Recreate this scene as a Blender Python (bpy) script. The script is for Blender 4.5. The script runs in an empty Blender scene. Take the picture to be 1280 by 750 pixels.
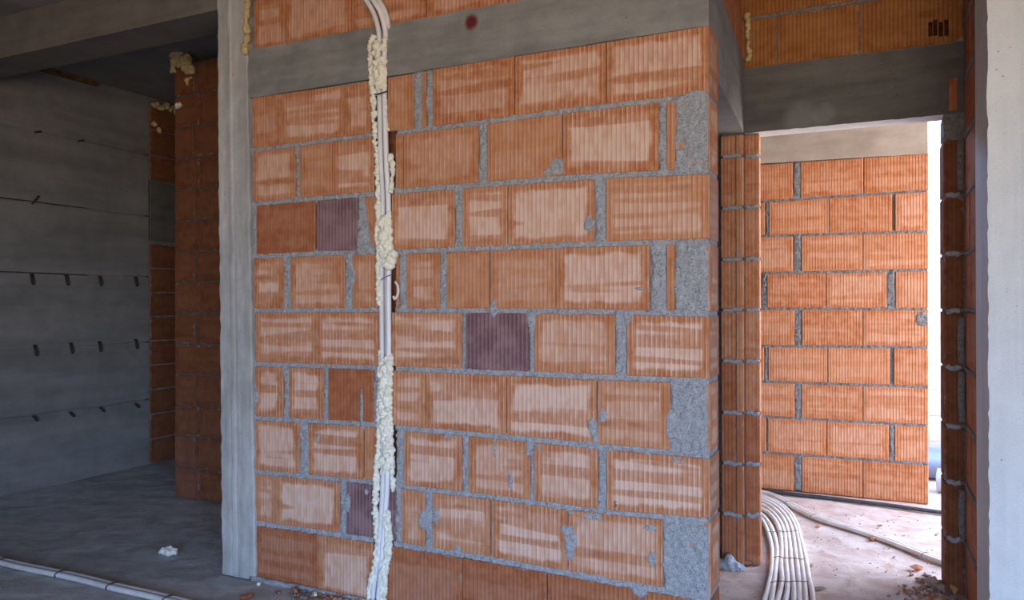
import bpy, bmesh, math, random
import numpy as np
from mathutils import Vector, Matrix

random.seed(7)
rng = np.random.default_rng(7)
SC = bpy.context.scene
COL = SC.collection

# ------------------------------------------------------------------ camera
F_PX = 955.0
YAW, PITCH, ROLL = 0.44173, -0.00274, -0.00208
CAM_H = 1.2911
YM = 2.713          # face of the middle wall
YF = 5.529          # face of the brick wall in the far room
YD = 3.86           # face of the doorway wall
XL = -5.242         # face of the concrete wall
XR = -0.518         # end of the middle wall
XW = 0.362          # face of the right hand wall
ZC = 2.94           # ceiling
YP = 3.63           # face of the brick pier


def cam_axes():
    cy, sy = math.cos(YAW), math.sin(YAW)
    f = Vector((-sy, cy, 0)); r = Vector((cy, sy, 0)); u = Vector((0, 0, 1))
    cp, sp = math.cos(PITCH), math.sin(PITCH)
    f2 = f * cp - u * sp
    u2 = u * cp + f * sp
    cr, sr = math.cos(ROLL), math.sin(ROLL)
    return r * cr + u2 * sr, u2 * cr - r * sr, f2


AX_R, AX_U, AX_F = cam_axes()


def at(px, py, axis, val):
    """Point of the plane axis = val that is surveyed from photo pixel (px, py)."""
    d = AX_F + AX_R * ((px - 640) / F_PX) + AX_U * ((375 - py) / F_PX)
    i = 'xyz'.index(axis)
    o = Vector((0, 0, CAM_H))
    return o + d * ((val - o[i]) / d[i])


cam_data = bpy.data.cameras.new('camera')
cam_data.sensor_width = 36.0
cam_data.lens = F_PX * 36.0 / 1280.0
cam_data.clip_start = 0.02
cam = bpy.data.objects.new('camera', cam_data)
COL.objects.link(cam)
M = Matrix((AX_R, AX_U, -AX_F)).transposed().to_4x4()
M.translation = Vector((0, 0, CAM_H))
cam.matrix_world = M
SC.camera = cam


# ------------------------------------------------------------------ materials
class G:
    def __init__(self, name):
        self.mat = bpy.data.materials.new(name)
        self.mat.use_nodes = True
        self.t = self.mat.node_tree
        self.t.nodes.clear()
        self.out = self.t.nodes.new('ShaderNodeOutputMaterial')
        self.b = self.t.nodes.new('ShaderNodeBsdfPrincipled')
        self.t.links.new(self.b.outputs[0], self.out.inputs[0])

    def put(self, sock, v):
        if hasattr(v, 'is_output'):
            self.t.links.new(v, sock)
        else:
            if sock.type == 'RGBA' and len(v) == 3:
                v = (*v, 1)
            sock.default_value = v

    def m(self, op, a, b=0.0, c=0.0, clamp=False):
        n = self.t.nodes.new('ShaderNodeMath')
        n.operation = op
        n.use_clamp = clamp
        for i, v in enumerate((a, b, c)):
            self.put(n.inputs[i], v)
        return n.outputs[0]

    def ss(self, v, lo, hi, a=0.0, b=1.0):
        n = self.t.nodes.new('ShaderNodeMapRange')
        n.interpolation_type = 'SMOOTHSTEP'
        for i, x in enumerate((v, lo, hi, a, b)):
            self.put(n.inputs[i], x)
        return n.outputs[0]

    def mix(self, f, a, b, mode='MIX'):
        n = self.t.nodes.new('ShaderNodeMix')
        n.data_type = 'RGBA'
        n.blend_type = mode
        self.put(n.inputs[0], f)
        self.put(n.inputs[6], a)
        self.put(n.inputs[7], b)
        return n.outputs[2]

    def noise(self, vec, scale, detail=2.0, rough=0.5, dist=0.0):
        n = self.t.nodes.new('ShaderNodeTexNoise')
        if vec is not None:
            self.put(n.inputs['Vector'], vec)
        n.inputs['Scale'].default_value = scale
        n.inputs['Detail'].default_value = detail
        n.inputs['Roughness'].default_value = rough
        n.inputs['Distortion'].default_value = dist
        return n.outputs[0]

    def voro(self, vec, scale, feature='F1'):
        n = self.t.nodes.new('ShaderNodeTexVoronoi')
        n.feature = feature
        self.put(n.inputs['Vector'], vec)
        n.inputs['Scale'].default_value = scale
        return n.outputs[0]

    def obj(self):
        return self.t.nodes.new('ShaderNodeTexCoord').outputs['Object']

    def attr(self, name):
        n = self.t.nodes.new('ShaderNodeAttribute')
        n.attribute_name = name
        return n.outputs['Vector']

    def sep(self, v):
        n = self.t.nodes.new('ShaderNodeSeparateXYZ')
        self.put(n.inputs[0], v)
        return n.outputs

    def comb(self, x, y, z):
        n = self.t.nodes.new('ShaderNodeCombineXYZ')
        for i, v in enumerate((x, y, z)):
            self.put(n.inputs[i], v)
        return n.outputs[0]

    def bump(self, h, strength, dist):
        n = self.t.nodes.new('ShaderNodeBump')
        n.inputs['Strength'].default_value = strength
        n.inputs['Distance'].default_value = dist
        self.put(n.inputs['Height'], h)
        self.t.links.new(n.outputs[0], self.b.inputs['Normal'])

    def done(self, col, rough=0.9, spec=0.2, metal=0.0):
        self.put(self.b.inputs['Base Color'], col)
        self.put(self.b.inputs['Roughness'], rough)
        self.b.inputs['Specular IOR Level'].default_value = spec
        self.b.inputs['Metallic'].default_value = metal
        return self.mat


def mat_brick(name, deep, mid, pale, warm=1.0):
    g = G(name)
    s, v, seed = g.sep(g.attr('buv'))[0:3]
    L, H, _ = g.sep(g.attr('bdim'))[0:3]
    typ, plv, tone = g.sep(g.attr('bk'))[0:3]
    sd = g.m('MULTIPLY', seed, 37.0)
    p = g.comb(g.m('ADD', s, sd), g.m('ADD', v, g.m('MULTIPLY', seed, 11.0)), sd)
    n1 = g.noise(p, 11.0, 3.0, 0.55)
    n1b = g.noise(p, 26.0, 2.0, 0.5)
    ps = g.comb(g.m('MULTIPLY_ADD', s, 1.3, sd), g.m('MULTIPLY_ADD', v, 19.0, sd), sd)
    n2 = g.noise(ps, 1.0, 1.0, 0.4)
    dx = g.m('MINIMUM', s, g.m('SUBTRACT', L, s))
    dz = g.m('MINIMUM', v, g.m('SUBTRACT', H, v))
    d0 = g.m('SMOOTH_MIN', dx, g.m('MULTIPLY', dz, 1.1), 0.02)
    d = g.m('ADD', d0, g.m('MULTIPLY', g.m('SUBTRACT', n1, 0.5), 0.045))
    centre = g.ss(d, 0.020, 0.040)
    band = g.ss(n2, 0.43, 0.50)
    # ribs of the extruded block
    fr = g.m('FRACT', g.m("DIVIDE", s, 0.0178))
    ridge = g.m('MULTIPLY', g.ss(fr, 0.06, 0.16), g.ss(fr, 0.40, 0.26))
    gro = g.m('MULTIPLY', g.ss(fr, 0.72, 0.80), g.ss(fr, 1.0, 0.92))
    rib_var = g.ss(g.noise(g.comb(g.m('FLOOR', g.m("DIVIDE", s, 0.0178)), sd, g.m('MULTIPLY', v, 9.0)), 1.7, 1.0), 0.3, 0.7)
    c = g.mix(g.ss(g.m('MULTIPLY_ADD', n1b, 0.55, g.m('MULTIPLY', n1, 0.45)), 0.36, 0.62, 0.05, 0.85), deep, mid)
    c = g.mix(g.m('MULTIPLY', tone, g.ss(n1, 0.25, 0.75, 0.45, 1.0)), c, mid)
    pf = g.m('MULTIPLY', g.m('MULTIPLY', centre, g.m('MULTIPLY_ADD', band, 0.75, 0.25)), plv)
    pf = g.m('MULTIPLY', pf, g.m('MULTIPLY_ADD', rib_var, 0.35, 0.65))
    pf = g.m('ADD', pf, g.m('MULTIPLY', g.m('MULTIPLY', ridge, rib_var), g.m('MULTIPLY_ADD', plv, 0.42, 0.28)), clamp=True)
    c = g.mix(pf, c, pale)
    # dark streaks along the bands where the firing darkened the skin
    dk = g.m('MULTIPLY', g.ss(n2, 0.42, 0.32), g.ss(n1, 0.45, 0.7))
    c = g.mix(g.m('MULTIPLY', dk, 0.55), c, g.mix(1.0, deep, (0.75, 0.62, 0.55), 'MULTIPLY'))
    # overburnt violet blocks
    pur = g.mix(g.ss(n1, 0.35, 0.65), (0.18, 0.095, 0.10), (0.28, 0.17, 0.175))
    pur = g.mix(g.m('MULTIPLY', ridge, 0.35), pur, (0.45, 0.34, 0.35))
    c = g.mix(typ, c, pur)
    c = g.mix(g.m('MULTIPLY', gro, 0.4), c, g.mix(1.0, c, (0.6, 0.52, 0.48), 'MULTIPLY'))
    # cement smears near the joints
    sm = g.ss(g.m('ADD', d0, g.m('MULTIPLY', g.noise(p, 19.0, 3.0, 0.6), 0.055)), 0.030, 0.018)
    c = g.mix(g.m('MULTIPLY', sm, 0.7), c, (0.34, 0.33, 0.325))
    gr = g.noise(p, 420.0, 2.0, 0.6)
    c = g.mix(g.ss(gr, 0.3, 0.75, 0.0, 0.28), c, g.mix(1.0, c, (0.62, 0.58, 0.56), 'MULTIPLY'))
    g.bump(g.m('ADD', g.m('MULTIPLY', gr, 0.4), g.noise(p, 90.0, 3.0, 0.6)), 0.35, 0.003)
    return g.done(c, 0.88, 0.18)


def mat_mortar(name, a, b):
    g = G(name)
    o = g.obj()
    n = g.noise(o, 55.0, 4.0, 0.65)
    n2 = g.noise(o, 190.0, 3.0, 0.75)
    c = g.mix(g.ss(n, 0.3, 0.7), a, b)
    n3 = g.noise(o, 120.0, 3.0, 0.7)
    pits = g.m("MAXIMUM", g.ss(n2, 0.45, 0.37), g.ss(n3, 0.39, 0.32))
    c = g.mix(g.m('MULTIPLY', pits, 0.8), c, tuple(x * 0.3 for x in a))
    g.bump(g.m('ADD', g.m('ADD', n2, g.m('MULTIPLY', n3, 1.5)), g.m('MULTIPLY', n, 0.8)), 1.0, 0.008)
    return g.done(c, 0.95, 0.1)


def mat_concrete(name, a, b, streak=None, stain=None, bs=0.35):
    g = G(name)
    o = g.obj()
    x, y, z = g.sep(o)[0:3]
    big = g.noise(o, 1.6, 4.0, 0.6)
    mid = g.noise(o, 9.0, 4.0, 0.6)
    fine = g.noise(o, 160.0, 3.0, 0.65)
    f = g.m('ADD', g.m('MULTIPLY', big, 0.5), g.m('MULTIPLY', mid, 0.5))
    if streak:
        q = g.comb(g.m('MULTIPLY', x, streak[0]), g.m('MULTIPLY', y, streak[1]), g.m('MULTIPLY', z, streak[2]))
        st = g.noise(q, 1.0, 3.0, 0.6)
        f = g.m('ADD', g.m('MULTIPLY', f, 0.55), g.m('MULTIPLY', st, 0.45))
    c = g.mix(g.ss(f, 0.34, 0.66), a, b)
    c = g.mix(g.ss(fine, 0.5, 0.75, 0.0, 0.3), c, tuple(v * 0.5 for v in a))
    holes = g.ss(g.voro(o, 24.0), 0.09, 0.05)
    keep = g.ss(g.noise(o, 5.0, 1.0), 0.5, 0.62)
    c = g.mix(g.m('MULTIPLY', g.m('MULTIPLY', holes, keep), 0.7), c, tuple(v * 0.25 for v in a))
    if stain:
        for (px, py, pz, r, colr, amt) in stain:
            dd = g.m('SQRT', g.m('ADD', g.m('ADD', g.m('POWER', g.m('SUBTRACT', x, px), 2.0), g.m('POWER', g.m('SUBTRACT', y, py), 2.0)), g.m('POWER', g.m('SUBTRACT', z, pz), 2.0)))
            dd = g.m('ADD', dd, g.m('MULTIPLY', g.m('SUBTRACT', g.noise(o, 30.0, 3.0), 0.5), r * 0.5))
            c = g.mix(g.ss(dd, r, r * 0.35, 0.0, amt), c, colr)
    g.bump(g.m('ADD', g.m('MULTIPLY', mid, 1.2), g.m('MULTIPLY', fine, 0.5)), bs, 0.006)
    return g.done(c, 0.92, 0.15)


def mat_plain(name, a, b, scale, rough=0.6, spec=0.3, metal=0.0, bump=0.2, bd=0.002, ring=None):
    g = G(name)
    o = g.obj()
    n = g.noise(o, scale, 3.0, 0.6)
    c = g.mix(g.ss(n, 0.3, 0.7), a, b)
    h = n
    if ring:
        s = g.sep(g.attr('buv'))[0]
        w = g.m('SINE', g.m('MULTIPLY', s, 2 * math.pi / ring))
        h = g.m('ADD', g.m('MULTIPLY', n, 0.3), g.m('MULTIPLY', w, 0.5))
        c = g.mix(g.ss(w, -0.2, -0.95, 0.0, 0.3), c, tuple(v * 0.55 for v in a))
    g.bump(h, bump, bd)
    return g.done(c, rough, spec, metal)


def mat_floor(name):
    g = G(name)
    o = g.obj()
    x, y, z = g.sep(o)[0:3]
    big = g.noise(o, 1.3, 4.0, 0.6)
    mid = g.noise(o, 7.0, 5.0, 0.62, 0.6)
    fine = g.noise(o, 120.0, 3.0, 0.7)
    sw = g.noise(g.comb(g.m('MULTIPLY_ADD', y, 1.2, g.m('MULTIPLY', x, 2.0)), g.m('MULTIPLY_ADD', y, 9.0, g.m('MULTIPLY', x, -4.0)), 0.0), 1.6, 3.0, 0.6, 0.8)
    f = g.m('ADD', g.m('MULTIPLY', mid, 0.5), g.m('ADD', g.m('MULTIPLY', big, 0.25), g.m('MULTIPLY', sw, 0.25)))
    c = g.mix(g.ss(f, 0.36, 0.64), (0.40, 0.395, 0.38), (0.62, 0.61, 0.585))
    # red brick dust lying in the hall and the far room
    dm = g.ss(g.m('ADD', x, g.m('MULTIPLY', g.m('SUBTRACT', big, 0.5), 1.4)), -2.0, -0.8)
    dust = g.mix(g.ss(mid, 0.3, 0.7), (0.46, 0.30, 0.215), (0.62, 0.465, 0.365))
    c = g.mix(g.m('MULTIPLY', dm, 0.92), c, dust)
    rd = g.m('MULTIPLY', g.ss(g.noise(o, 2.6, 4.0, 0.65), 0.53, 0.68), dm)
    c = g.mix(g.m('MULTIPLY', rd, 0.5), c, (0.42, 0.215, 0.12))
    spk = g.ss(g.voro(o, 32.0), 0.14, 0.09)
    kp = g.ss(g.noise(o, 14.0, 2.0), 0.52, 0.6)
    c = g.mix(g.m('MULTIPLY', g.m('MULTIPLY', spk, kp), 0.75), c, (0.10, 0.075, 0.06))
    c = g.mix(g.ss(fine, 0.52, 0.8, 0.0, 0.35), c, (0.16, 0.14, 0.125))
    g.bump(g.m('ADD', g.m('MULTIPLY', mid, 1.5), g.m('MULTIPLY', fine, 0.45)), 0.6, 0.012)
    return g.done(c, 0.93, 0.12)


BR_MAIN = mat_brick('brick_clay', (0.425, 0.138, 0.045), (0.56, 0.275, 0.14), (0.74, 0.54, 0.43))
BR_FAR = mat_brick('brick_clay_clean', (0.45, 0.135, 0.04), (0.59, 0.245, 0.105), (0.70, 0.42, 0.27))
BR_DIM = mat_brick('brick_clay_shaded', (0.15, 0.052, 0.021), (0.225, 0.085, 0.038), (0.27, 0.13, 0.07))  # shade of the left room and right jamb put into the clay colour
BR_OCHRE = mat_brick('brick_clay_ochre', (0.27, 0.10, 0.024), (0.37, 0.16, 0.05), (0.45, 0.24, 0.10))
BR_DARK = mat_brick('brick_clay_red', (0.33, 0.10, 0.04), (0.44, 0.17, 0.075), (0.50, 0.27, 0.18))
MORTAR = mat_mortar('mortar_grey', (0.45, 0.475, 0.495), (0.62, 0.645, 0.665))
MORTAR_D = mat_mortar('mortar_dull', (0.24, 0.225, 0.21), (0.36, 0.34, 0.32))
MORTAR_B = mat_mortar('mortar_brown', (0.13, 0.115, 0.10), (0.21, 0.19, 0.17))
CELL_SHADE = mat_plain('broken_cell_shade', (0.035, 0.012, 0.006), (0.08, 0.028, 0.014), 60.0, 0.95, 0.05)
CLAY_HOLE = mat_plain('broken_clay', (0.20, 0.075, 0.035), (0.34, 0.13, 0.06), 40.0, 0.95, 0.05, bump=0.8, bd=0.006)
SP = at(590, 28, 'y', YM)
CONC_BEAM = mat_concrete('concrete_beam', (0.185, 0.19, 0.18), (0.31, 0.315, 0.30), (2.0, 2.0, 14.0),
                         stain=[(SP.x, SP.y - 0.002, SP.z, 0.042, (0.13, 0.010, 0.018), 0.95)])
LS1 = at(1000, 148, 'y', YD); LS2 = at(1030, 143, 'y', YD)
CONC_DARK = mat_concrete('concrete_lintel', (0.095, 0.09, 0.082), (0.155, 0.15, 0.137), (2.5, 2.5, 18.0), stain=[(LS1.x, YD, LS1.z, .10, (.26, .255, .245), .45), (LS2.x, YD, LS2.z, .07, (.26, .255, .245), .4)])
CONC_COL = mat_concrete('concrete_column', (0.33, 0.335, 0.32), (0.53, 0.535, 0.52), (16.0, 16.0, 0.7), bs=0.45)
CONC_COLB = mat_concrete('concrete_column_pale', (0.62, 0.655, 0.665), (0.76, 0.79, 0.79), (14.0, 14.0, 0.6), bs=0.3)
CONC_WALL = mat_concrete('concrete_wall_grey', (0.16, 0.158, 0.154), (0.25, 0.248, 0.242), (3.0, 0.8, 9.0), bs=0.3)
CONC_BM = mat_concrete('concrete_beam_brown', (0.13, 0.12, 0.105), (0.20, 0.188, 0.168), (1.5, 2.0, 16.0), bs=0.3)
CONC_CEIL = mat_concrete('concrete_slab', (0.20, 0.185, 0.175), (0.28, 0.265, 0.25), (6.0, 1.0, 4.0), bs=0.25)
CREAM = mat_concrete('pale_blockwork', (0.47, 0.40, 0.32), (0.53, 0.46, 0.38), (2.0, 2.0, 5.0), bs=0.15)
FLOOR = mat_floor('dusty_screed')
FOAM = mat_plain('cured_foam', (0.78, 0.78, 0.62), (0.87, 0.87, 0.75), 26.0, 0.8, 0.2, bump=0.6, bd=0.004)
FOAM_OLD = mat_plain('old_foam', (0.46, 0.36, 0.16), (0.60, 0.49, 0.26), 22.0, 0.85, 0.15, bump=0.6, bd=0.004)
FOAM_WHITE = mat_plain('white_foam', (0.70, 0.68, 0.58), (0.80, 0.79, 0.72), 50.0, 0.85, 0.1, bump=0.6, bd=0.004)
TUBE_W = mat_plain('white_plastic_tube', (0.82, 0.83, 0.84), (0.88, 0.88, 0.89), 12.0, 0.4, 0.4, ring=0.006, bump=0.15, bd=0.0015)
TUBE_G = mat_plain('grey_plastic_tube', (0.68, 0.69, 0.70), (0.77, 0.78, 0.78), 12.0, 0.4, 0.4, ring=0.006, bump=0.2, bd=0.0015)
TUBE_B = mat_plain('dusty_plastic_tube', (0.74, 0.61, 0.49), (0.86, 0.77, 0.67), 9.0, 0.6, 0.3, ring=0.0075, bump=0.4, bd=0.0015)
TUBE_L = mat_plain('pale_plastic_tube', (0.56, 0.54, 0.53), (0.68, 0.66, 0.65), 9.0, 0.5, 0.3, ring=0.0075, bump=0.4, bd=0.0015)
PIPE_G = mat_plain('grey_drain_plastic', (0.27, 0.29, 0.36), (0.33, 0.35, 0.42), 4.0, 0.35, 0.4, bump=0.05)
PIPE_P = mat_plain('pale_grey_plastic', (0.52, 0.50, 0.48), (0.58, 0.56, 0.54), 4.0, 0.4, 0.4, bump=0.05)
BLACK = mat_plain('black_rubber', (0.03, 0.028, 0.03), (0.055, 0.05, 0.05), 30.0, 0.6, 0.3)
WIRE = mat_plain('rusty_wire', (0.10, 0.07, 0.055), (0.2, 0.14, 0.10), 60.0, 0.6, 0.4, 0.5)
STEEL = mat_plain('dark_steel', (0.02, 0.02, 0.022), (0.06, 0.05, 0.045), 60.0, 0.6, 0.4, 0.3)
RUST = mat_plain('rusty_plate', (0.10, 0.055, 0.02), (0.22, 0.13, 0.05), 20.0, 0.8, 0.2)
SHARD = mat_plain('broken_brick_clay', (0.28, 0.105, 0.05), (0.46, 0.20, 0.10), 45.0, 0.95, 0.1, bump=0.7, bd=0.004)
RUBBLE = mat_plain('mixed_rubble', (0.22, 0.16, 0.13), (0.44, 0.30, 0.22), 60.0, 0.95, 0.1, bump=0.7, bd=0.004)
INK = mat_plain('stamp_ink', (0.06, 0.03, 0.03), (0.12, 0.05, 0.04), 80.0, 0.8, 0.1)


# ------------------------------------------------------------------ mesh building
class MB:
    def __init__(self):
        self.v = []; self.f = []; self.mi = []; self.sm = []
        self.a = []       # per vertex 9 floats: buv, bdim, bk
        self.mats = []

    def slot(self, m):
        if m not in self.mats:
            self.mats.append(m)
        return self.mats.index(m)

    def add(self, verts, faces, mat, smooth=False, attr=None):
        b = len(self.v)
        self.v.extend([tuple(p) for p in verts])
        self.a.extend(attr if attr is not None else [(0,) * 9] * len(verts))
        i = self.slot(mat)
        for f in faces:
            self.f.append(tuple(b + k for k in f))
            self.mi.append(i)
            self.sm.append(smooth)

    def box(self, x0, x1, y0, y1, z0, z1, mat):
        self.hexa([(x0, y0), (x1, y0), (x1, y1), (x0, y1)], z0, z1, mat)

    def hexa(self, foot, z0, z1, mat, top=None):
        n = len(foot)
        top = top or foot
        vs = [(p[0], p[1], z0) for p in foot] + [(p[0], p[1], z1) for p in top]
        fs = [tuple(reversed(range(n))), tuple(range(n, 2 * n))]
        fs += [(i, (i + 1) % n, n + (i + 1) % n, n + i) for i in range(n)]
        self.add(vs, fs, mat)

    def tube(self, pts, r, mat, sides=10, step=0.012, taper=None):
        P = resample(pts, step)
        n = len(P)
        vs, fs, at_ = [], [], []
        T = [(P[min(i + 1, n - 1)] - P[max(i - 1, 0)]).normalized() for i in range(n)]
        ref = Vector((0, 0, 1)) if abs(T[0].z) < 0.9 else Vector((1, 0, 0))
        N = (ref - T[0] * ref.dot(T[0])).normalized()
        ln = 0.0
        for i in range(n):
            N = (N - T[i] * N.dot(T[i])).normalized()
            B = T[i].cross(N)
            if i:
                ln += (P[i] - P[i - 1]).length
            for k in range(sides):
                a = 2 * math.pi * k / sides
                vs.append(P[i] + N * (math.cos(a) * r) + B * (math.sin(a) * r))
                at_.append((ln, a, 0, 0, 0, 0, 0, 0, 0))
        for i in range(n - 1):
            for k in range(sides):
                fs.append((i * sides + k, i * sides + (k + 1) % sides, (i + 1) * sides + (k + 1) % sides, (i + 1) * sides + k))
        fs.append(tuple(reversed(range(sides))))
        fs.append(tuple(range((n - 1) * sides, n * sides)))
        self.add(vs, fs, mat, True, at_)

    def build(self, name, parent=None):
        me = bpy.data.meshes.new(name)
        me.from_pydata(self.v, [], self.f)
        for m in self.mats:
            me.materials.append(m)
        me.polygons.foreach_set('material_index', self.mi)
        me.polygons.foreach_set('use_smooth', self.sm)
        A = np.array(self.a, dtype=np.float32)
        if len(A) and np.any(A):
            for k, nm in enumerate(('buv', 'bdim', 'bk')):
                at_ = me.attributes.new(nm, 'FLOAT_VECTOR', 'POINT')
                at_.data.foreach_set('vector', np.ascontiguousarray(A[:, 3 * k:3 * k + 3]).ravel())
        me.update()
        o = bpy.data.objects.new(name, me)
        COL.objects.link(o)
        if parent:
            o.parent = parent
        return o


def resample(pts, step):
    P = [Vector(p) for p in pts]
    if len(P) == 2:
        n = max(2, int((P[1] - P[0]).length / max(step, 0.03)))
        return [P[0].lerp(P[1], i / n) for i in range(n + 1)]
    out = []
    E = [P[0] * 2 - P[1]] + P + [P[-1] * 2 - P[-2]]
    for i in range(1, len(E) - 2):
        a, b, c, d = E[i - 1:i + 3]
        n = max(2, int((c - b).length / step))
        for k in range(n):
            t = k / n
            out.append(0.5 * ((2 * b) + (c - a) * t + (2 * a - 5 * b + 4 * c - d) * t * t + (3 * b - a - 3 * c + d) * t ** 3))
    out.append(P[-1])
    return out


def tag(o, label, cat, group=None, kind=None):
    o['label'] = label
    o['category'] = cat
    if group:
        o['group'] = group
    if kind:
        o['kind'] = kind
    return o


def empty(name, loc):
    o = bpy.data.objects.new(name, None)
    o.empty_display_size = 0.1
    o.location = loc
    COL.objects.link(o)
    return o


def child(mb, name, root):
    """builds in world coordinates and hangs it under an Empty"""
    o = mb.build(name)
    o.parent = root
    o.matrix_parent_inverse = Matrix.Translation(root.location).inverted()
    return o


# ------------------------------------------------------------------ noise on grids
def vnoise(U, V, freq, seed):
    r = np.random.default_rng(seed)
    T = r.random((256, 256))
    x = U * freq + 100; y = V * freq + 100
    xi = np.floor(x).astype(int); yi = np.floor(y).astype(int)
    fx = x - xi; fy = y - yi
    fx = fx * fx * (3 - 2 * fx); fy = fy * fy * (3 - 2 * fy)
    a = T[xi % 256, yi % 256]; b = T[(xi + 1) % 256, yi % 256]
    c = T[xi % 256, (yi + 1) % 256]; d = T[(xi + 1) % 256, (yi + 1) % 256]
    return (a * (1 - fx) + b * fx) * (1 - fy) + (c * (1 - fx) + d * fx) * fy - 0.5


def fbm(U, V, freq, seed, octv=3):
    s = 0; amp = 1.0
    for k in range(octv):
        s = s + vnoise(U, V, freq * 2 ** k, seed + k) * amp
        amp *= 0.55
    return s


# ------------------------------------------------------------------ brick walls
PITCH_RIB = 0.0178


class Plane:
    """wall face: point(u, z, h) with h towards the viewer"""
    def __init__(self, origin, udir, ndir):
        self.o = Vector(origin); self.u = Vector(udir); self.n = Vector(ndir)

    def p(self, u, z, h=0.0):
        q = self.o + self.u * u + self.n * h
        return (q.x, q.y, q.z + z)


def add_brick(mb, pl, q, mat, depth=0.2, typ=0.0, pale=0.6, tone=0.4, ribs=True, vdiv=4, h0=0.0):
    """q = (u,z) corners: bottom left, bottom right, top right, top left"""
    bl, br, tr, tl = q
    L = ((br[0] - bl[0]) + (tr[0] - tl[0])) / 2
    H = ((tl[1] - bl[1]) + (tr[1] - br[1])) / 2
    if L < 0.004:
        return
    bev = min(0.0035, L * 0.2)
    prof = [(0.0, -bev), (bev, 0.0)]
    if ribs and L > 0.03:
        s = 0.021 * (0.2 + 0.0)
        k = 0
        while True:
            g0 = k * PITCH_RIB + PITCH_RIB * 0.72
            if g0 + PITCH_RIB * 0.3 > L - bev * 1.5:
                break
            if g0 > bev * 1.5:
                prof += [(g0, 0.0), (g0 + PITCH_RIB * 0.07, -0.0022), (g0 + PITCH_RIB * 0.2, -0.0022), (g0 + PITCH_RIB * 0.27, 0.0)]
            k += 1
    prof += [(L - bev, 0.0), (L, -bev)]
    vz = [0.0, bev / H] + [i / vdiv for i in range(1, vdiv)] + [1 - bev / H, 1.0]
    seed = random.random()
    tilt = random.uniform(-0.0012, 0.0012)
    dep = random.uniform(-0.0015, 0.0015) + h0
    vs, fs, at_ = [], [], []
    n = len(prof)
    for j, w in enumerate(vz):
        for i, (s, h) in enumerate(prof):
            t = s / L
            u = (bl[0] * (1 - t) + br[0] * t) * (1 - w) + (tl[0] * (1 - t) + tr[0] * t) * w
            z = (bl[1] * (1 - t) + br[1] * t) * (1 - w) + (tl[1] * (1 - t) + tr[1] * t) * w
            hh = h + dep + tilt * (t - .5) * 2
            if j in (0, len(vz) - 1):
                hh = min(hh, dep - bev)
            jit = random.uniform(-0.0008, 0.0008) if j in (0, len(vz) - 1) else 0
            vs.append(pl.p(u, z + jit, hh))
            at_.append((s, w * H, seed, L, H, 0, typ, pale, tone))
    for j in range(len(vz) - 1):
        for i in range(n - 1):
            fs.append((j * n + i, j * n + i + 1, (j + 1) * n + i + 1, (j + 1) * n + i))
    # sides and back (own coordinates so that end faces show the clay too)
    base = len(vs)
    ring = [(bl, 0, 0), (br, L, 0), (tr, L, H), (tl, 0, H)]
    for hh in (dep - bev, dep - depth):
        for (c, s, w) in ring:
            vs.append(pl.p(c[0], c[1], hh))
            ss = (0.02 if hh > dep - bev - 1e-6 else depth) if True else s
            at_.append((ss, w, seed, depth, H, 0, typ, pale * 0.6, tone))
    for a in range(4):
        b = (a + 1) % 4
        fs.append((base + a, base + 4 + a, base + 4 + b, base + b))
    fs.append((base + 4, base + 7, base + 6, base + 5))
    mb.add(vs, fs, mat, False, at_)


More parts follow.
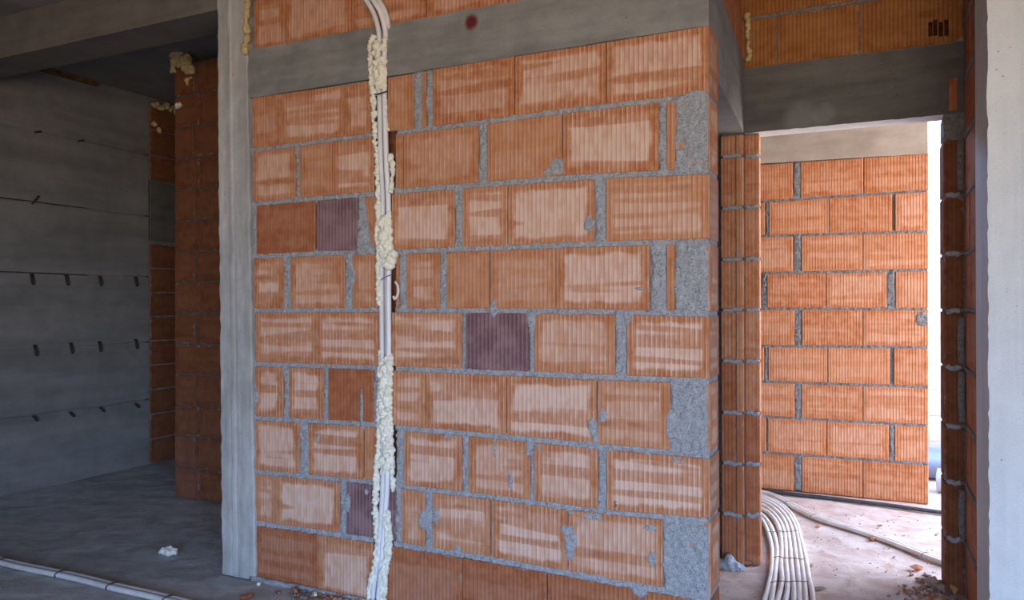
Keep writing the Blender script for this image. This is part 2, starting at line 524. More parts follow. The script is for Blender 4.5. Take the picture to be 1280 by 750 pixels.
def mortar_field(mb, pl, u0, u1, z0, z1, cell, joints, patches, blobs, mat, seed, holes=(), hole_mat=None, rough=0.0042, base=-0.016):
    """heightfield of mortar behind / between the bricks.
    joints: list of (us, zs, halfthick) bed joint polylines; patches: list of (ua,ub,za,zb,height)
    blobs: (u,z,ru,rz,h); holes: (list of (z, ua, ub), depth)"""
    nu = int((u1 - u0) / cell) + 1; nz = int((z1 - z0) / cell) + 1
    U, Z = np.meshgrid(np.linspace(u0, u1, nu), np.linspace(z0, z1, nz))
    nz1 = fbm(U, Z, 70, seed, 3); nz2 = fbm(U, Z, 14, seed + 9, 3); nz3 = fbm(U, Z, 40, seed + 21, 2)
    Hh = np.full(U.shape, base)
    wob = nz2 * 0.016 + nz3 * 0.008
    for (us, zs, th) in joints:
        zc = np.interp(U, us, zs)
        d = np.abs(Z - zc) - th - 0.004 + wob * 0.6
        k = np.clip(1 - d / 0.006, 0, 1)
        hj = -0.004 + nz1 * rough * 2.2 + nz2 * 0.007
        Hh = np.maximum(Hh, base + (hj - base) * k)
    for (ua, ub, za, zb, hp) in patches:
        d = np.maximum(np.maximum(ua - U, U - ub), np.maximum(za - Z, Z - zb)) + wob * 0.8
        k = np.clip(0.5 - d / 0.008, 0, 1)
        hj = hp + nz1 * rough * 2.6 + nz2 * 0.006
        Hh = np.maximum(Hh, base + (hj - base) * k)
    for (bu, bz, ru, rz, hb) in blobs:
        d = np.sqrt(((U - bu) / ru) ** 2 + ((Z - bz) / rz) ** 2) + wob * 22
        k = np.clip((1.15 - d) / 0.35, 0, 1)
        hj = hb + nz1 * rough * 1.6
        Hh = np.maximum(Hh, base + (hj - base) * k)
    hole = np.zeros(U.shape, bool)
    for (rows, dep) in holes:
        zr = [r[0] for r in rows]
        a = np.interp(Z, zr, [r[1] for r in rows]); b = np.interp(Z, zr, [r[2] for r in rows])
        k = np.clip(np.minimum(U - a, b - U) / 0.012 + 0.6, 0, 1)
        k = k * (Z > zr[0]) * (Z < zr[-1])
        Hh = Hh * (1 - k) + (dep + nz2 * 0.03) * k
        hole |= k > 0.35
    verts = []
    P = np.array(pl.o)[None, None, :] + U[..., None] * np.array(pl.u) + Hh[..., None] * np.array(pl.n)
    P[..., 2] += Z
    verts = [tuple(p) for p in P.reshape(-1, 3)]
    I = np.arange(nu * nz).reshape(nz, nu)
    # leave out the cells buried behind bricks except a thin skin
    fa = np.stack([I[:-1, :-1], I[:-1, 1:], I[1:, 1:], I[1:, :-1]], -1)
    hm = hole[:-1, :-1]
    mb.add(verts, [tuple(x) for x in fa[~hm]], mat, True)
    if hole_mat is not None and hm.any():
        b = len(mb.v) - len(verts)
        i = mb.slot(hole_mat)
        for x in fa[hm]:
            mb.f.append(tuple(b + k for k in x)); mb.mi.append(i); mb.sm.append(True)


# ------------------------------------------------------------------ the middle wall, surveyed course by course
JL = [
    [(300, 124.5), (315, 122), (430, 106), (520, 90.5), (600, 76), (642, 70), (757, 52.5), (885, 31.5), (900, 29)],
    [(300, 189), (314, 188), (405, 176), (465, 168.5), (520, 162.5), (600, 153), (642, 147), (702, 139), (757, 132), (822, 125), (885, 119), (900, 117)],
    [(300, 257), (315, 255), (395, 248), (465, 242.5), (505, 238), (620, 229), (700, 222.5), (775, 218), (885, 214), (900, 213)],
    [(300, 322), (316, 321), (397, 316.5), (465, 315), (500, 314.5), (620, 310), (695, 306.5), (812, 303), (885, 301.5), (900, 301)],
    [(300, 388), (316, 388), (472, 387.5), (620, 388.5), (750, 389.5), (885, 392.5), (900, 393)],
    [(300, 454.5), (316, 455), (472, 459.5), (620, 466), (662, 467.5), (775, 472.5), (885, 476.5), (900, 477)],
    [(300, 521.5), (317, 522.5), (465, 530.5), (495, 535), (620, 545), (750, 558.5), (840, 566), (885, 570), (900, 571.5)],
    [(300, 588), (318, 590), (465, 603), (505, 609), (620, 622), (750, 640), (885, 651), (900, 653)],
    [(300, 652), (320, 654), (467, 675.5), (495, 681), (620, 700.5), (710, 718), (775, 727.5), (800, 734), (885, 749), (900, 752)],
]
JH = [0.0, 2.2, 2.6, 2.4, 2.4, 2.5, 2.5, 2.4, 2.8]     # half thickness in photo pixels (left)


def jy(k, px):
    xs = [p[0] for p in JL[k]]; ys = [p[1] for p in JL[k]]
    return float(np.interp(px, xs, ys))


pm = Plane((0, YM, 0), (1, 0, 0), (0, -1, 0))


def uz(px, py):
    q = at(px, py, 'y', YM)
    return (q.x, q.z)


def scale_at(px):
    return 1.0 + 0.36 * (px - 315) / 570.0


# o: ordinary, p: violet, d: darker orange ; last two numbers pale, tone
ROWS = [
    [(315, 351, 'o', .35, .25), (351.6, 430, 'o', .75, .4), (430.8, 464, 'o', .6, .4), (484, 516, 'o', .2, .5), (527, 532, 'o', .1, .6),
     (541, 642.3, 'o', .45, .05), (643.4, 757, 'o', .75, .2), (758, 887, 'o', .75, .2)],
    [(316, 368.5, 'o', .55, .5), (374, 414.4, 'o', .25, .6), (415.2, 467, 'o', .8, .4), (494, 503, 'o', .2, .5), (504, 597, 'o', .3, .6),
     (608.5, 702, 'o', .15, .75), (703.6, 823, 'o', .95, .1), (833, 843.5, 'o', .2, .5)],
    [(320, 393.5, 'd', .3, .0), (396.5, 446, 'p', 0, 0), (455, 470, 'o', .1, .6), (489, 567.5, 'o', .85, .35), (577.5, 633.5, 'o', .9, .6),
     (634.6, 742.5, 'o', .9, .5), (757.5, 887, 'o', .55, 1.0)],
    [(317, 354, 'o', .8, .1), (362, 430, 'o', .6, .5), (440, 472, 'o', .35, .5), (494.5, 498, 'o', .1, .6), (508, 549.5, 'o', .5, .5),
     (558, 610.5, 'o', .1, .7), (613, 694, 'o', .3, .75), (694.9, 811.5, 'o', .85, .55), (833, 843, 'o', .2, .4)],
    [(319, 395, 'o', .7, .5), (395.6, 474, 'o', .75, .4), (490, 576, 'o', .85, .45), (582, 660, 'p', .3, .5), (667.5, 768, 'o', .55, .6),
     (783.5, 887, 'o', 1.0, .5)],
    [(319, 353, 'o', .8, .3), (361, 403.5, 'o', .9, .2), (410, 466.5, 'd', .1, .1), (488, 531, 'o', .55, .8), (532, 632.2, 'o', .85, .3),
     (633.4, 745, 'o', 1.0, .6), (747, 837, 'o', .45, .8)],
    [(319, 374, 'o', .85, .4), (385.5, 453.5, 'o', .85, .15), (455, 471, 'o', .2, .6), (504.5, 577, 'o', .8, .45), (585.5, 662, 'o', .6, .5),
     (667.5, 747, 'o', .85, .4), (758, 887, 'o', .95, .55)],
    [(319, 345, 'o', .6, .6), (345.6, 423.5, 'o', .95, .5), (432, 469, 'p', 0, 0), (485, 494, 'p', 0, .4), (501, 531, 'o', .5, .5),
     (540.5, 612, 'o', .75, .6), (614.3, 709, 'o', .9, .3), (710.2, 828, 'o', .55, .5)],
    [(320, 397, 'd', .5, .2), (398, 466, 'o', .75, .3), (482, 577, 'd', .45, .15), (578, 683, 'd', .25, .0), (684, 801, 'd', .3, .3), (804, 887, 'd', .3, .4)],
]
# mortar filled pockets: row, left px, right px, height
PATCH = [
    (0, 516, 527, -.003), (0, 532, 541, -.003), (1, 368.5, 374, -.004), (1, 597, 608, -.003), (1, 823.5, 833, -.003), (1, 843.5, 886, .001),
    (2, 315, 320, -.002), (2, 446, 458, -.004), (2, 567.5, 577, -.002), (2, 742.5, 757, -.002),
    (3, 354, 362, -.003), (3, 430, 440, -.002), (3, 498, 508, -.003), (3, 549.5, 558, -.003), (3, 812, 833, .001), (3, 843, 886, .001),
    (4, 577, 582, -.006), (4, 660, 667.5, -.003), (4, 769, 783, -.002), (5, 353.5, 361, -.003), (5, 404, 410, -.003), (5, 466, 473, -.003),
    (5, 839, 884, .001), (6, 374, 385.5, -.001), (6, 494, 504.5, -.002), (6, 577, 585.5, -.003), (6, 662.5, 667.5, -.004), (6, 747, 757.5, .0),
    (7, 424, 432, -.001), (7, 494, 501, -.002), (7, 531, 540.5, -.002), (7, 829.5, 886, .002), (8, 315, 319, -.004),
]
# smears standing proud on the brick faces: px, py, half width, half height
SMEAR = [
    (695, 207, 9, 10), (688, 214, 14, 5), (736, 278, 7, 12), (617, 385, 5, 12), (800, 361, 9, 3), (665, 400, 6, 14), (785, 398, 5, 10),
    (753, 520, 7, 10), (741, 536, 6, 14), (745, 548, 5, 12), (712, 678, 9, 22), (705, 662, 4, 6), (815, 698, 5, 10), (813, 660, 8, 5),
    (848, 576, 9, 4), (618, 560, 3, 14), (638, 600, 3, 12), (672, 559, 4, 5), (660, 560, 5, 12), (742, 646, 14, 5), (800, 740, 10, 6),
    (735, 720, 30, 4), (770, 729, 26, 4), (800, 733, 18, 5), (530, 650, 8, 14), (545, 646, 6, 12), (434, 628, 6, 14), (458, 615, 3, 5),
    (398, 545, 4, 12), (316, 495, 8, 16), (440, 345, 5, 16), (435, 330, 4, 10), (455, 312, 11, 9), (450, 300, 6, 12), (373, 240, 4, 8),
    (572, 688, 6, 7), (515, 684, 14, 4), (836, 530, 4, 24), (870, 117, 14, 5), (860, 124, 20, 6), (712, 640, 3, 4), (752, 600, 4, 14), (452, 512, 3, 30),
    (855, 650, 6, 5), (889, 648, 5, 7), (560, 545, 8, 3),
]
CHASE = [(0, 455, 486), (50, 460, 486), (100, 462, 486), (160, 466, 486), (162, 467, 493), (190, 468, 493), (194, 469, 490), (250, 470, 490), (280, 466, 490),
         (300, 468, 490), (338, 472, 494), (372, 473, 494), (385, 474, 491), (450, 473, 491), (550, 471, 492), (600, 469, 492), (640, 467, 489),
         (680, 467, 489), (710, 461, 487), (742, 457, 484), (760, 455, 484)]

wall = MB()
joints = []
for k in range(1, 9):
    us, zs = [], []
    for px in range(312, 890, 12):
        u, z = uz(px, jy(k, px))
        us.append(u); zs.append(z)
    th = JH[k] * 3.5 / F_PX
    joints.append((us, zs, th))
    joints[-1] = (us, zs, th)
patches = []
for (r, a, b, h) in PATCH:
    m_ = (a + b) / 2
    u0_, z1_ = uz(a, jy(r, m_)); u1_, _ = uz(b, jy(r, m_))
    z0_ = uz(m_, jy(r + 1, m_))[1] if r < 8 else 0.0
    patches.append((u0_, u1_, z0_, z1_, h))
blobs = []
for (px, py, a, b) in SMEAR:
    u, z = uz(px, py)
    sc = (at(px, py, 'y', YM) - Vector((0, 0, CAM_H))).dot(AX_F) / F_PX
    blobs.append((u, z, a * sc * 1.08, b * sc, 0.003))
chase = []
for (py, a, b) in reversed(CHASE):
    ua, z = uz(a, py); ub, _ = uz(b, py)
    chase.append((z, ua, ub))
UL = uz(315, 400)[0]
ZB = uz(600, jy(0, 600))[1]
mortar_field(wall, pm, UL - 0.012, XR - 0.004, 0.0, ZB + 0.02, 0.0055, joints, patches, blobs, MORTAR, 5, [(chase, -0.055)], CLAY_HOLE)
for r, row in enumerate(ROWS):
    for (a, b, ty, pale, tone) in row:
        q = []
        for px, k, sgn in ((a, r + 1, -1), (b, r + 1, -1), (b, r, 1), (a, r, 1)):
            if k == 9:
                u, _ = uz(px, 700); z = 0.0
            else:
                y = jy(k, px) + sgn * JH[k] * scale_at(px)
                u, z = uz(px, y)
            if b >= 886 and px == b:
                u = XR
            q.append((u, z))
        if r == 2 and a == 455:      # split sliver beside the chase
            q[0] = (q[0][0] + 0.035, q[0][1] + 0.03)
        typ = 1.0 if ty == 'p' else 0.0
        add_brick(wall, pm, q, BR_DARK if ty == 'd' else BR_MAIN, 0.045 if b < 886 else 0.172, typ, pale, tone, vdiv=5, h0=random.uniform(-.001, .0012))
# end face: cut blocks behind the filled pockets and the mortar of the end
for r in (1, 3, 5, 7):
    zt = uz(885, jy(r, 885) + 3)[1]; zb = uz(885, jy(r + 1, 885) - 3)[1]
    add_brick(wall, Plane((XR, YM + 0.006, 0), (0, 1, 0), (1, 0, 0)), [(0, zb), (0.166, zb), (0.166, zt), (0, zt)], BR_MAIN, 0.12, 0, .7, .5, ribs=(r != 3))
wall.box(UL - 0.012, XR - 0.006, YM + 0.11, YM + 0.168, 0.0, ZB + 0.01, MORTAR)
wall.box(XR - 0.05, XR - 0.004, YM + 0.012, YM + 0.168, 0.0, ZB, MORTAR)
# course above the ring beam, up to the slab
ZB2 = uz(420, 46.5)[1]
zt = [ZB2, ZB2 + 0.247, ZC]
for (x0, x1) in ((-2.62, -2.43), (-2.425, -2.06), (-2.055, -1.68), (-1.672, -1.30), (-1.294, -0.92), (-0.914, XR)):
    for i in range(2):
        off = 0.0 if i == 0 else 0.0
        add_brick(wall, pm, [(x0, zt[i] + .004), (x1, zt[i] + .004), (x1, zt[i + 1] - .004), (x0, zt[i + 1] - .004)], BR_MAIN, 0.17, 0, .45, .05)
wall.box(-2.62, XR - 0.006, YM + 0.012, YM + 0.168, ZB2, ZC - 0.004, MORTAR_D)
w_mid = wall.build('wall_middle')
tag(w_mid, 'orange ribbed hollow brick wall with grey mortar joints and a chased groove', 'wall', kind='structure')
# faint ink stamp on a block low on the right
fc = bpy.data.curves.new('ink_stamp', 'FONT')
fc.body = 'S'
fc.size = 0.03
fc.extrude = 0.0004
fo = bpy.data.objects.new('ink_stamp_curve', fc)
COL.objects.link(fo)
bpy.context.view_layer.update()
me = bpy.data.meshes.new_from_object(fo.evaluated_get(bpy.context.evaluated_depsgraph_get()))
bpy.data.objects.remove(fo)
st = bpy.data.objects.new('ink_stamp', me)
me.materials.clear(); me.materials.append(INK)
COL.objects.link(st)
pst = at(767, 633, 'y', YM)
st.matrix_world = Matrix.Translation((pst.x, YM - 0.0022, pst.z)) @ Matrix.Rotation(math.pi / 2, 4, 'X')
st.parent = w_mid

# ring beam over the middle wall and along the side opening
beam = MB()


def rough_beam(mb, x0, x1, zb_l, zb_r, zt_l, zt_r, y0, y1, mat, seed, under=None):
    """beam running along x with a slightly uneven cast face"""
    n = 90; m_ = 16
    vs, fs = [], []
    for j in range(m_ + 1):
        for i in range(n + 1):
            t = i / n; w = j / m_
            x = x0 + (x1 - x0) * t
            zb_ = zb_l + (zb_r - zb_l) * t; zt_ = zt_l + (zt_r - zt_l) * t
            z = zb_ + (zt_ - zb_) * w
            U = np.array([[x]]); V = np.array([[z]])
            h = float(fbm(U, V, 9, seed, 3)[0, 0]) * 0.006
            if j in (0, m_):
                z += float(vnoise(U, V, 30, seed + 5)[0, 0]) * 0.006
            vs.append((x, y0 - 0.002 - h, z))
    for j in range(m_):
        for i in range(n):
            a = j * (n + 1) + i
            fs.append((a, a + 1, a + n + 2, a + n + 1))
    mb.add(vs, fs, mat, True)
    c = [(x0, y0), (x1, y0), (x1, y1), (x0, y1)]
    vs = [(p[0], p[1], zb_l if p[0] == x0 else zb_r) for p in c] + [(p[0], p[1], zt_l if p[0] == x0 else zt_r) for p in c]
    mb.add(vs, [(4, 5, 6, 7), (1, 2, 6, 5), (2, 3, 7, 6), (3, 0, 4, 7), (0, 1, 5, 4)], mat)
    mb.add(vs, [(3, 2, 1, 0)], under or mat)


bl_ = uz(308, 123.5); br_ = uz(885.5, 31.5)
tl_ = uz(313, 62); tr_ = uz(640, 2)
slope = (tr_[1] - tl_[1]) / (tr_[0] - tl_[0])
rough_beam(beam, UL - 0.02, XR, bl_[1], br_[1], tl_[1], tl_[1] + slope * (XR - tl_[0]), YM, YM + 0.172, CONC_BEAM, 31)
beam_o = tag(beam.build('tie_beam'), 'grey concrete ring beam across the brick wall, with a red spray spot', 'beam', kind='structure')
XE = -0.574      # far end of the side lintel
side = MB()
zt2 = tl_[1] + slope * (XR - tl_[0])
side.hexa([(XR - 0.2, YM + 0.174), (XR - 0.002, YM + 0.174), (XE, YD + .1), (XE - 0.2, YD + .1)], 2.115, zt2, CONC_BEAM)
tag(side.build('side_lintel'), 'grey concrete lintel running back from the corner over the side opening', 'lintel', kind='structure')
# brickwork above the side lintel
sw = MB()
ps = Plane((XR - 0.004, YM + 0.176, 0), Vector((XE - XR, YD - YM - 0.176, 0)).normalized(), Vector((1, 0.05, 0)).normalized())
LS = (Vector((XE, YD, 0)) - Vector((XR, YM + 0.176, 0))).length - 0.012
for (a, b) in ((0.0, 0.30), (0.305, 0.66), (0.665, LS)):
    for i in range(2):
        z0 = zt2 + 0.004 + i * 0.235
        add_brick(sw, ps, [(a, z0), (b, z0), (b, min(z0 + 0.23, ZC - .004)), (a, min(z0 + 0.23, ZC - .004))], BR_DARK, 0.16, 0, .4, .1, vdiv=2)
tag(sw.build('wall_side'), 'orange brickwork above the side lintel at the corner', 'wall', kind='structure')

# ------------------------------------------------------------------ left column
colm = MB()


def lean_column(mb, pts_b, pts_t, y0, y1, mat, seed, skip_back=False):
    """four sided column; front edge survey bottom/top x"""
    n = 26; m_ = 150
    (xa0, xb0), (xa1, xb1) = pts_b, pts_t
    vs, fs = [], []
    for j in range(m_ + 1):
        w = j / m_; z = ZC * w
        xa = xa0 + (xa1 - xa0) * w; xb = xb0 + (xb1 - xb0) * w
        for i in range(n + 1):
            t = i / n
            x = xa + (xb - xa) * t
            U = np.array([[x]]); V = np.array([[z * 0.5]])
            h = float(fbm(U, V, 22, seed, 3)[0, 0]) * 0.005
            e = min(t, 1 - t)
            ed = float(vnoise(np.array([[z]]), np.array([[t]]), 28, seed + 3)[0, 0])
            if e == 0:
                x += ed * 0.008; h -= 0.004
            # board seam down the middle
            if abs(t - 0.42) < 0.045:
                h += 0.004
            vs.append((x, y0 - h, z))
    for j in range(m_):
        for i in range(n):
            a = j * (n + 1) + i
            fs.append((a, a + 1, a + n + 2, a + n + 1))
    b = len(vs)
    for j in range(m_ + 1):
        for i in (0, n):
            vs.append((vs[j * (n + 1) + i][0], y1, ZC * j / m_))
    for j in range(m_):
        a0 = j * (n + 1); a1 = a0 + n + 1
        fs.append((a0, a1, b + 2 * j + 2, b + 2 * j))
        fs.append((a0 + n, b + 2 * j + 1, b + 2 * j + 3, a1 + n))
        fs.append((b + 2 * j, b + 2 * j + 2, b + 2 * j + 3, b + 2 * j + 1))
    mb.add(vs, fs, mat, False)


x_b0 = at(277.3, 717, 'y', YM - .01).x; x_b1 = at(319.5, 720, 'y', YM - .01).x
x_t0 = at(271.0, 0, 'y', YM - .01).x; x_t1 = at(307, 0, 'y', YM - .01).x
lean_column(colm, (x_b0, x_b1), (x_t0, x_t1), YM - 0.012, YM + 0.24, CONC_COL, 77)
tag(colm.build('column'), 'rough grey concrete column at the left end of the brick wall', 'column', kind='structure')

# ------------------------------------------------------------------ left concrete wall, infill, pier
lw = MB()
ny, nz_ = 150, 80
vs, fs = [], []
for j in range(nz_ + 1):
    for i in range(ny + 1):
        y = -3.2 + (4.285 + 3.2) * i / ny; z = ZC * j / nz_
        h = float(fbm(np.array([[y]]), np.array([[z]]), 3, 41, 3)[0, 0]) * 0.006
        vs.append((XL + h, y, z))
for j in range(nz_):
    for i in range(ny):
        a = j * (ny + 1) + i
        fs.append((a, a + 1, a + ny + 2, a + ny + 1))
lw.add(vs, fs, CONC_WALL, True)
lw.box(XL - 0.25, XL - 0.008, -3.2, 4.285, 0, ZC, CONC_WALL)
seams = [at(90, 174, 'x', XL).z, at(90, 259.5, 'x', XL).z, at(90, 343, 'x', XL).z, at(90, 433, 'x', XL).z, at(90, 512.5, 'x', XL).z, at(90, 190 - 60, 'x', XL).z]
for k, z in enumerate(seams[:5]):
    pts = []
    y = 2.2
    while y < 4.29:
        pts.append(Vector((XL + 0.001, y, z + random.uniform(-.004, .004)))); y += 0.16
    lw.tube(pts, 0.006, CONC_WALL, 6, 0.05)
for z in (seams[1] + .006, seams[2] - .002):
    lw.tube([Vector((XL + 0.004, 2.6, z)), Vector((XL + 0.004, 3.2, z + .004)), Vector((XL + 0.004, 3.75, z))], 0.004, STEEL, 5, 0.08)
tag(lw.build('wall_left'), 'dim grey cast concrete wall with board seams in the left room', 'wall', kind='structure')

ORD = ['leftmost', 'second from left', 'third from left', 'rightmost']
tie_rows = [('upper', [(39, 349), (82, 350), (124, 351), (169, 352)], .075), ('middle', [(43, 438), (88, 435), (124, 433), (169, 430)], .075),
            ('lower', [(41, 523), (87, 518), (125, 512), (169, 507)], .035)]
for nm, pts, hgt in tie_rows:
    for i, (px, py) in enumerate(pts):
        p = at(px, py, 'x', XL)
        t = MB()
        lean = random.uniform(-.2, .2) if hgt > .05 else 0.9
        for s in (-1, 1):
            t.tube([(XL + .002, p.y + s * .008, p.z + hgt / 2), (XL + .012, p.y + s * .007 + lean * .006, p.z + hgt * .2),
                    (XL + .02, p.y + s * .006 + lean * .015, p.z - hgt * .3), (XL + .022, p.y + lean * .02, p.z - hgt / 2)], .0065, STEEL, 6, .01)
        tag(t.build('form_tie'), 'bent dark steel form tie, %s in the %s row on the concrete wall' % (ORD[i], nm), 'form tie', 'form ties in the concrete wall')
for (px, py, lb) in ((43, 250, 'bent dark form tie alone high on the concrete wall below the upper seam'),
                     (100, 176, 'short dark form tie near the top of the concrete wall, nearer the brick'),
                     (46, 165, 'short dark form tie near the top of the concrete wall, nearer the photo edge')):
    p = at(px, py, 'x', XL)
    t = MB()
    hh = .06 if py > 200 else .012
    t.tube([(XL, p.y - .02, p.z - hh / 2), (XL + .012, p.y, p.z), (XL + .014, p.y + .022, p.z + hh / 2)], .007, STEEL, 6, .01)
    tag(t.build('form_tie'), lb, 'form tie', 'form ties in the concrete wall')

# brick infill beyond the concrete wall
inf = MB()
pi_ = Plane((XL + .012, 4.29, 0), (0, 1, 0), (1, 0, 0))
zz = 0.0
r = 0
zs_list = [0, .197, .396, .592, .79, .985, 1.18, 1.375, 1.57, 1.765, 1.86]
for k in range(9):
    a, b = zs_list[k] + .006, zs_list[k + 1] - .006
    ends = (0.0, 0.27, 0.62) if k % 2 == 0 else (0.0, 0.31, 0.62)
    for e in range(2):
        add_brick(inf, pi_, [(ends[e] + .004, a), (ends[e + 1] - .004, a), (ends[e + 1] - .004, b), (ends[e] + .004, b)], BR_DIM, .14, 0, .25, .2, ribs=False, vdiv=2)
for (a, b) in ((2.28, 2.47), (2.482, 2.68), (2.692, 2.86)):
    add_brick(inf, pi_, [(.004, a), (.6, a), (.6, b), (.004, b)], BR_DIM, .14, 0, .2, .3, ribs=False, vdiv=2)
inf.box(XL - .2, XL, 4.29, 4.92, 0, ZC, MORTAR_D)
inf.box(XL - .1, XL + .02, 4.29, 4.92, 1.79, 2.27, CONC_DARK)
tag(inf.build('wall_infill'), 'dark brick infill with a concrete band beyond the concrete wall corner', 'wall', kind='structure')

pier = MB()
pp = Plane((0, YP, 0), (1, 0, 0), (0, -1, 0))
PX0 = at(218, 400, 'y', YP).x
zl = [0.0, .21, .415, .615, .82, 1.02, 1.225, 1.425, 1.625, 1.83, 2.035, 2.245, 2.45, 2.655, 2.87]
pj = []
for k in range(14):
    a, b = zl[k] + .006, zl[k + 1] - .006
    c = PX0 + (.185 if k % 2 else .225)
    cc = [PX0, c, c + .36, c + .72, c + 1.08, PX0 + 1.36]
    for e in range(len(cc) - 1):
        if cc[e + 1] > PX0 + 1.36:
            cc[e + 1] = PX0 + 1.36
        if cc[e + 1] - cc[e] < .03:
            continue
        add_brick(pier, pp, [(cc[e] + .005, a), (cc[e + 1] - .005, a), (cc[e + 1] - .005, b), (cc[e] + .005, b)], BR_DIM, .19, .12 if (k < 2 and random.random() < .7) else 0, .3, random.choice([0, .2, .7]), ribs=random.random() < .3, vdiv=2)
    pj.append((np.array([PX0 - .1, PX0 + 1.5]), np.array([zl[k], zl[k]]), .004))
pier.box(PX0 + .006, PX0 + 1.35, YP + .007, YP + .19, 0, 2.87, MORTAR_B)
tag(pier.build('brick_pier'), 'dark red brick pier wall seen left of the concrete column', 'wall', kind='structure')

# ------------------------------------------------------------------ doorway wall
dw = MB()
pd = Plane((0, YD, 0), (1, 0, 0), (0, -1, 0))
X_A0 = at(901.5, 400, 'y', YD).x; X_A1 = at(929.5, 400, 'y', YD).x
X_B0 = at(931.5, 400, 'y', YD + .03).x; X_B1 = at(949.5, 400, 'y', YD + .03).x
X_C0 = at(1180, 400, 'y', YD).x
zj = [0, .245, .495, .745, 1.0, 1.25, 1.50, 1.755, 2.005, 2.115]
for k in range(9):
    a, b = zj[k] + .007, zj[k + 1] - .007
    xm = X_A0 + (X_A1 - X_A0) * .66
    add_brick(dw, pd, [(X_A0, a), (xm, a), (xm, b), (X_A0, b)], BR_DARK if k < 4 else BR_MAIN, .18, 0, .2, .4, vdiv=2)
    add_brick(dw, pd, [(xm + .003, a), (X_A1, a), (X_A1, b), (xm + .003, b)], BR_MAIN if k > 2 else BR_DARK, .19, 0, .5, .9, ribs=False, vdiv=2, h0=.008)
    pdb = Plane((0, YD + .03, 0), (1, 0, 0), (0, -1, 0))
    add_brick(dw, pdb, [(X_B0, a), (X_B1, a), (X_B1, b), (X_B0, b)], BR_DARK if k < 3 else BR_MAIN, .05, 0, .25, .4, ribs=False, vdiv=2)
    if k < 8:
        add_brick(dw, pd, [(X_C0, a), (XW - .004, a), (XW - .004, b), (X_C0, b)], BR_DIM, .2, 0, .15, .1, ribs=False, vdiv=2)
add_brick(dw, pdb, [(X_B0, 2.13), (X_B1 - .02, 2.13), (X_B1 - .02, 2.255), (X_B0, 2.255)], BR_MAIN, .15, 0, .1, .1, ribs=False, vdiv=2)
dw.box(X_A0 + .006, X_A1 - .004, YD + .006, YD + .19, 0, 2.12, MORTAR_D)
dw.box(X_B0 - .015, X_B1 - .004, YD + .036, YD + .07, 0, 2.12, MORTAR_D)
dw.box(X_A0 + .006, X_B0 - .012, YD + .036, YD + .19, 0, 2.12, MORTAR_D)
dw.box(X_C0 + .006, XW + .05, YD + .006, YD + .19, 0, 2.114, MORTAR_D)
dw.box(X_C0 + .002, XW, YD - .001, YD + .19, 2.02, 2.114, MORTAR_D)
dw.box(-2.7, X_A0 + .05, YD + .12, YD + .19, 0, ZC, MORTAR_D)  # recessed strip added to keep far room light out of the space behind
# mortar squeezed out of the jamb joints
for k in range(1, 9):
    for (xa, xb, yy) in ((X_A0 + .01, X_A1 - .01, YD), (X_B0 + .005, X_B1 - .006, YD + .03), (X_C0 + .01, XW - .02, YD)):
        if k == 8 and xa > 0:
            continue
        n_ = 5
        dw.tube([(xa + (xb - xa) * i / n_, yy + .002, zj[k] + random.uniform(-.006, .006)) for i in range(n_ + 1)], .0115, MORTAR, 7, .02)
# vertical mortar lips in the right hand corner
for (k, h) in ((7, .22), (4, .2), (3, .22), (1, .2)):
    z0 = zj[k] + .02
    dw.tube([(XW - .012, YD - .004, z0), (XW - .016, YD - .006, z0 + h * .5), (XW - .012, YD - .004, z0 + h)], .016, MORTAR_D, 7, .02)
# courses above the lintel
zt3 = 2.425
rows_up = [(zt3, zt3 + .245, (-.60, -.415, -.055, .362)), (zt3 + .25, zt3 + .49, (-.60, -.25, .11, .362))]
for (a, b, xs) in rows_up:
    for e in range(3):
        add_brick(dw, pd, [(xs[e] + .003, a + .006), (xs[e + 1] - .003, a + .006), (xs[e + 1] - .003, min(b, ZC - .003) - .006), (xs[e] + .003, min(b, ZC - .003) - .006)], BR_OCHRE, .18, 0, .25, .35)
dw.box(-.60, XW + .05, YD + .007, YD + .19, zt3, ZC - .003, MORTAR_D)
# dark boxes paint the shade inside broken cells above the lintel's right end
for i, px in enumerate((1163, 1169, 1176, 1183)):
    p = at(px, 37 - (i % 2) * 3, 'y', YD)
    dw.box(p.x - .008, p.x + .008, YD - .004, YD + .01, p.z - .03 - .008 * (i % 2), p.z + .032, CELL_SHADE)
tag(dw.build('wall_doorway'), 'brick wall around the open doorway with narrow mortared jambs', 'wall', kind='structure')

lt = MB()
lb_l = at(930, 165, 'y', YD).z; lb_r = at(1180, 146.5, 'y', YD).z
lx0 = at(929.5, 100, 'y', YD).x
rough_beam(lt, XE - .02, XW + .05, 2.115, 2.115, 2.425, 2.425, YD + .002, YD + .13, CONC_DARK, 61, CONC_COLB)  # paler underside paints in the light thrown up from the far floor
qa = at(1186, 100, 'y', YD).x; qb = at(1197, 100, 'y', YD).x
add_brick(lt, pd, [(qa, 2.128), (qb, 2.128), (qb, 2.27), (qa, 2.27)], BR_DARK, .03, 0, .1, .1, ribs=False, h0=.006)
tag(lt.build('door_lintel'), 'dark grey concrete lintel over the open doorway', 'lintel', kind='structure')

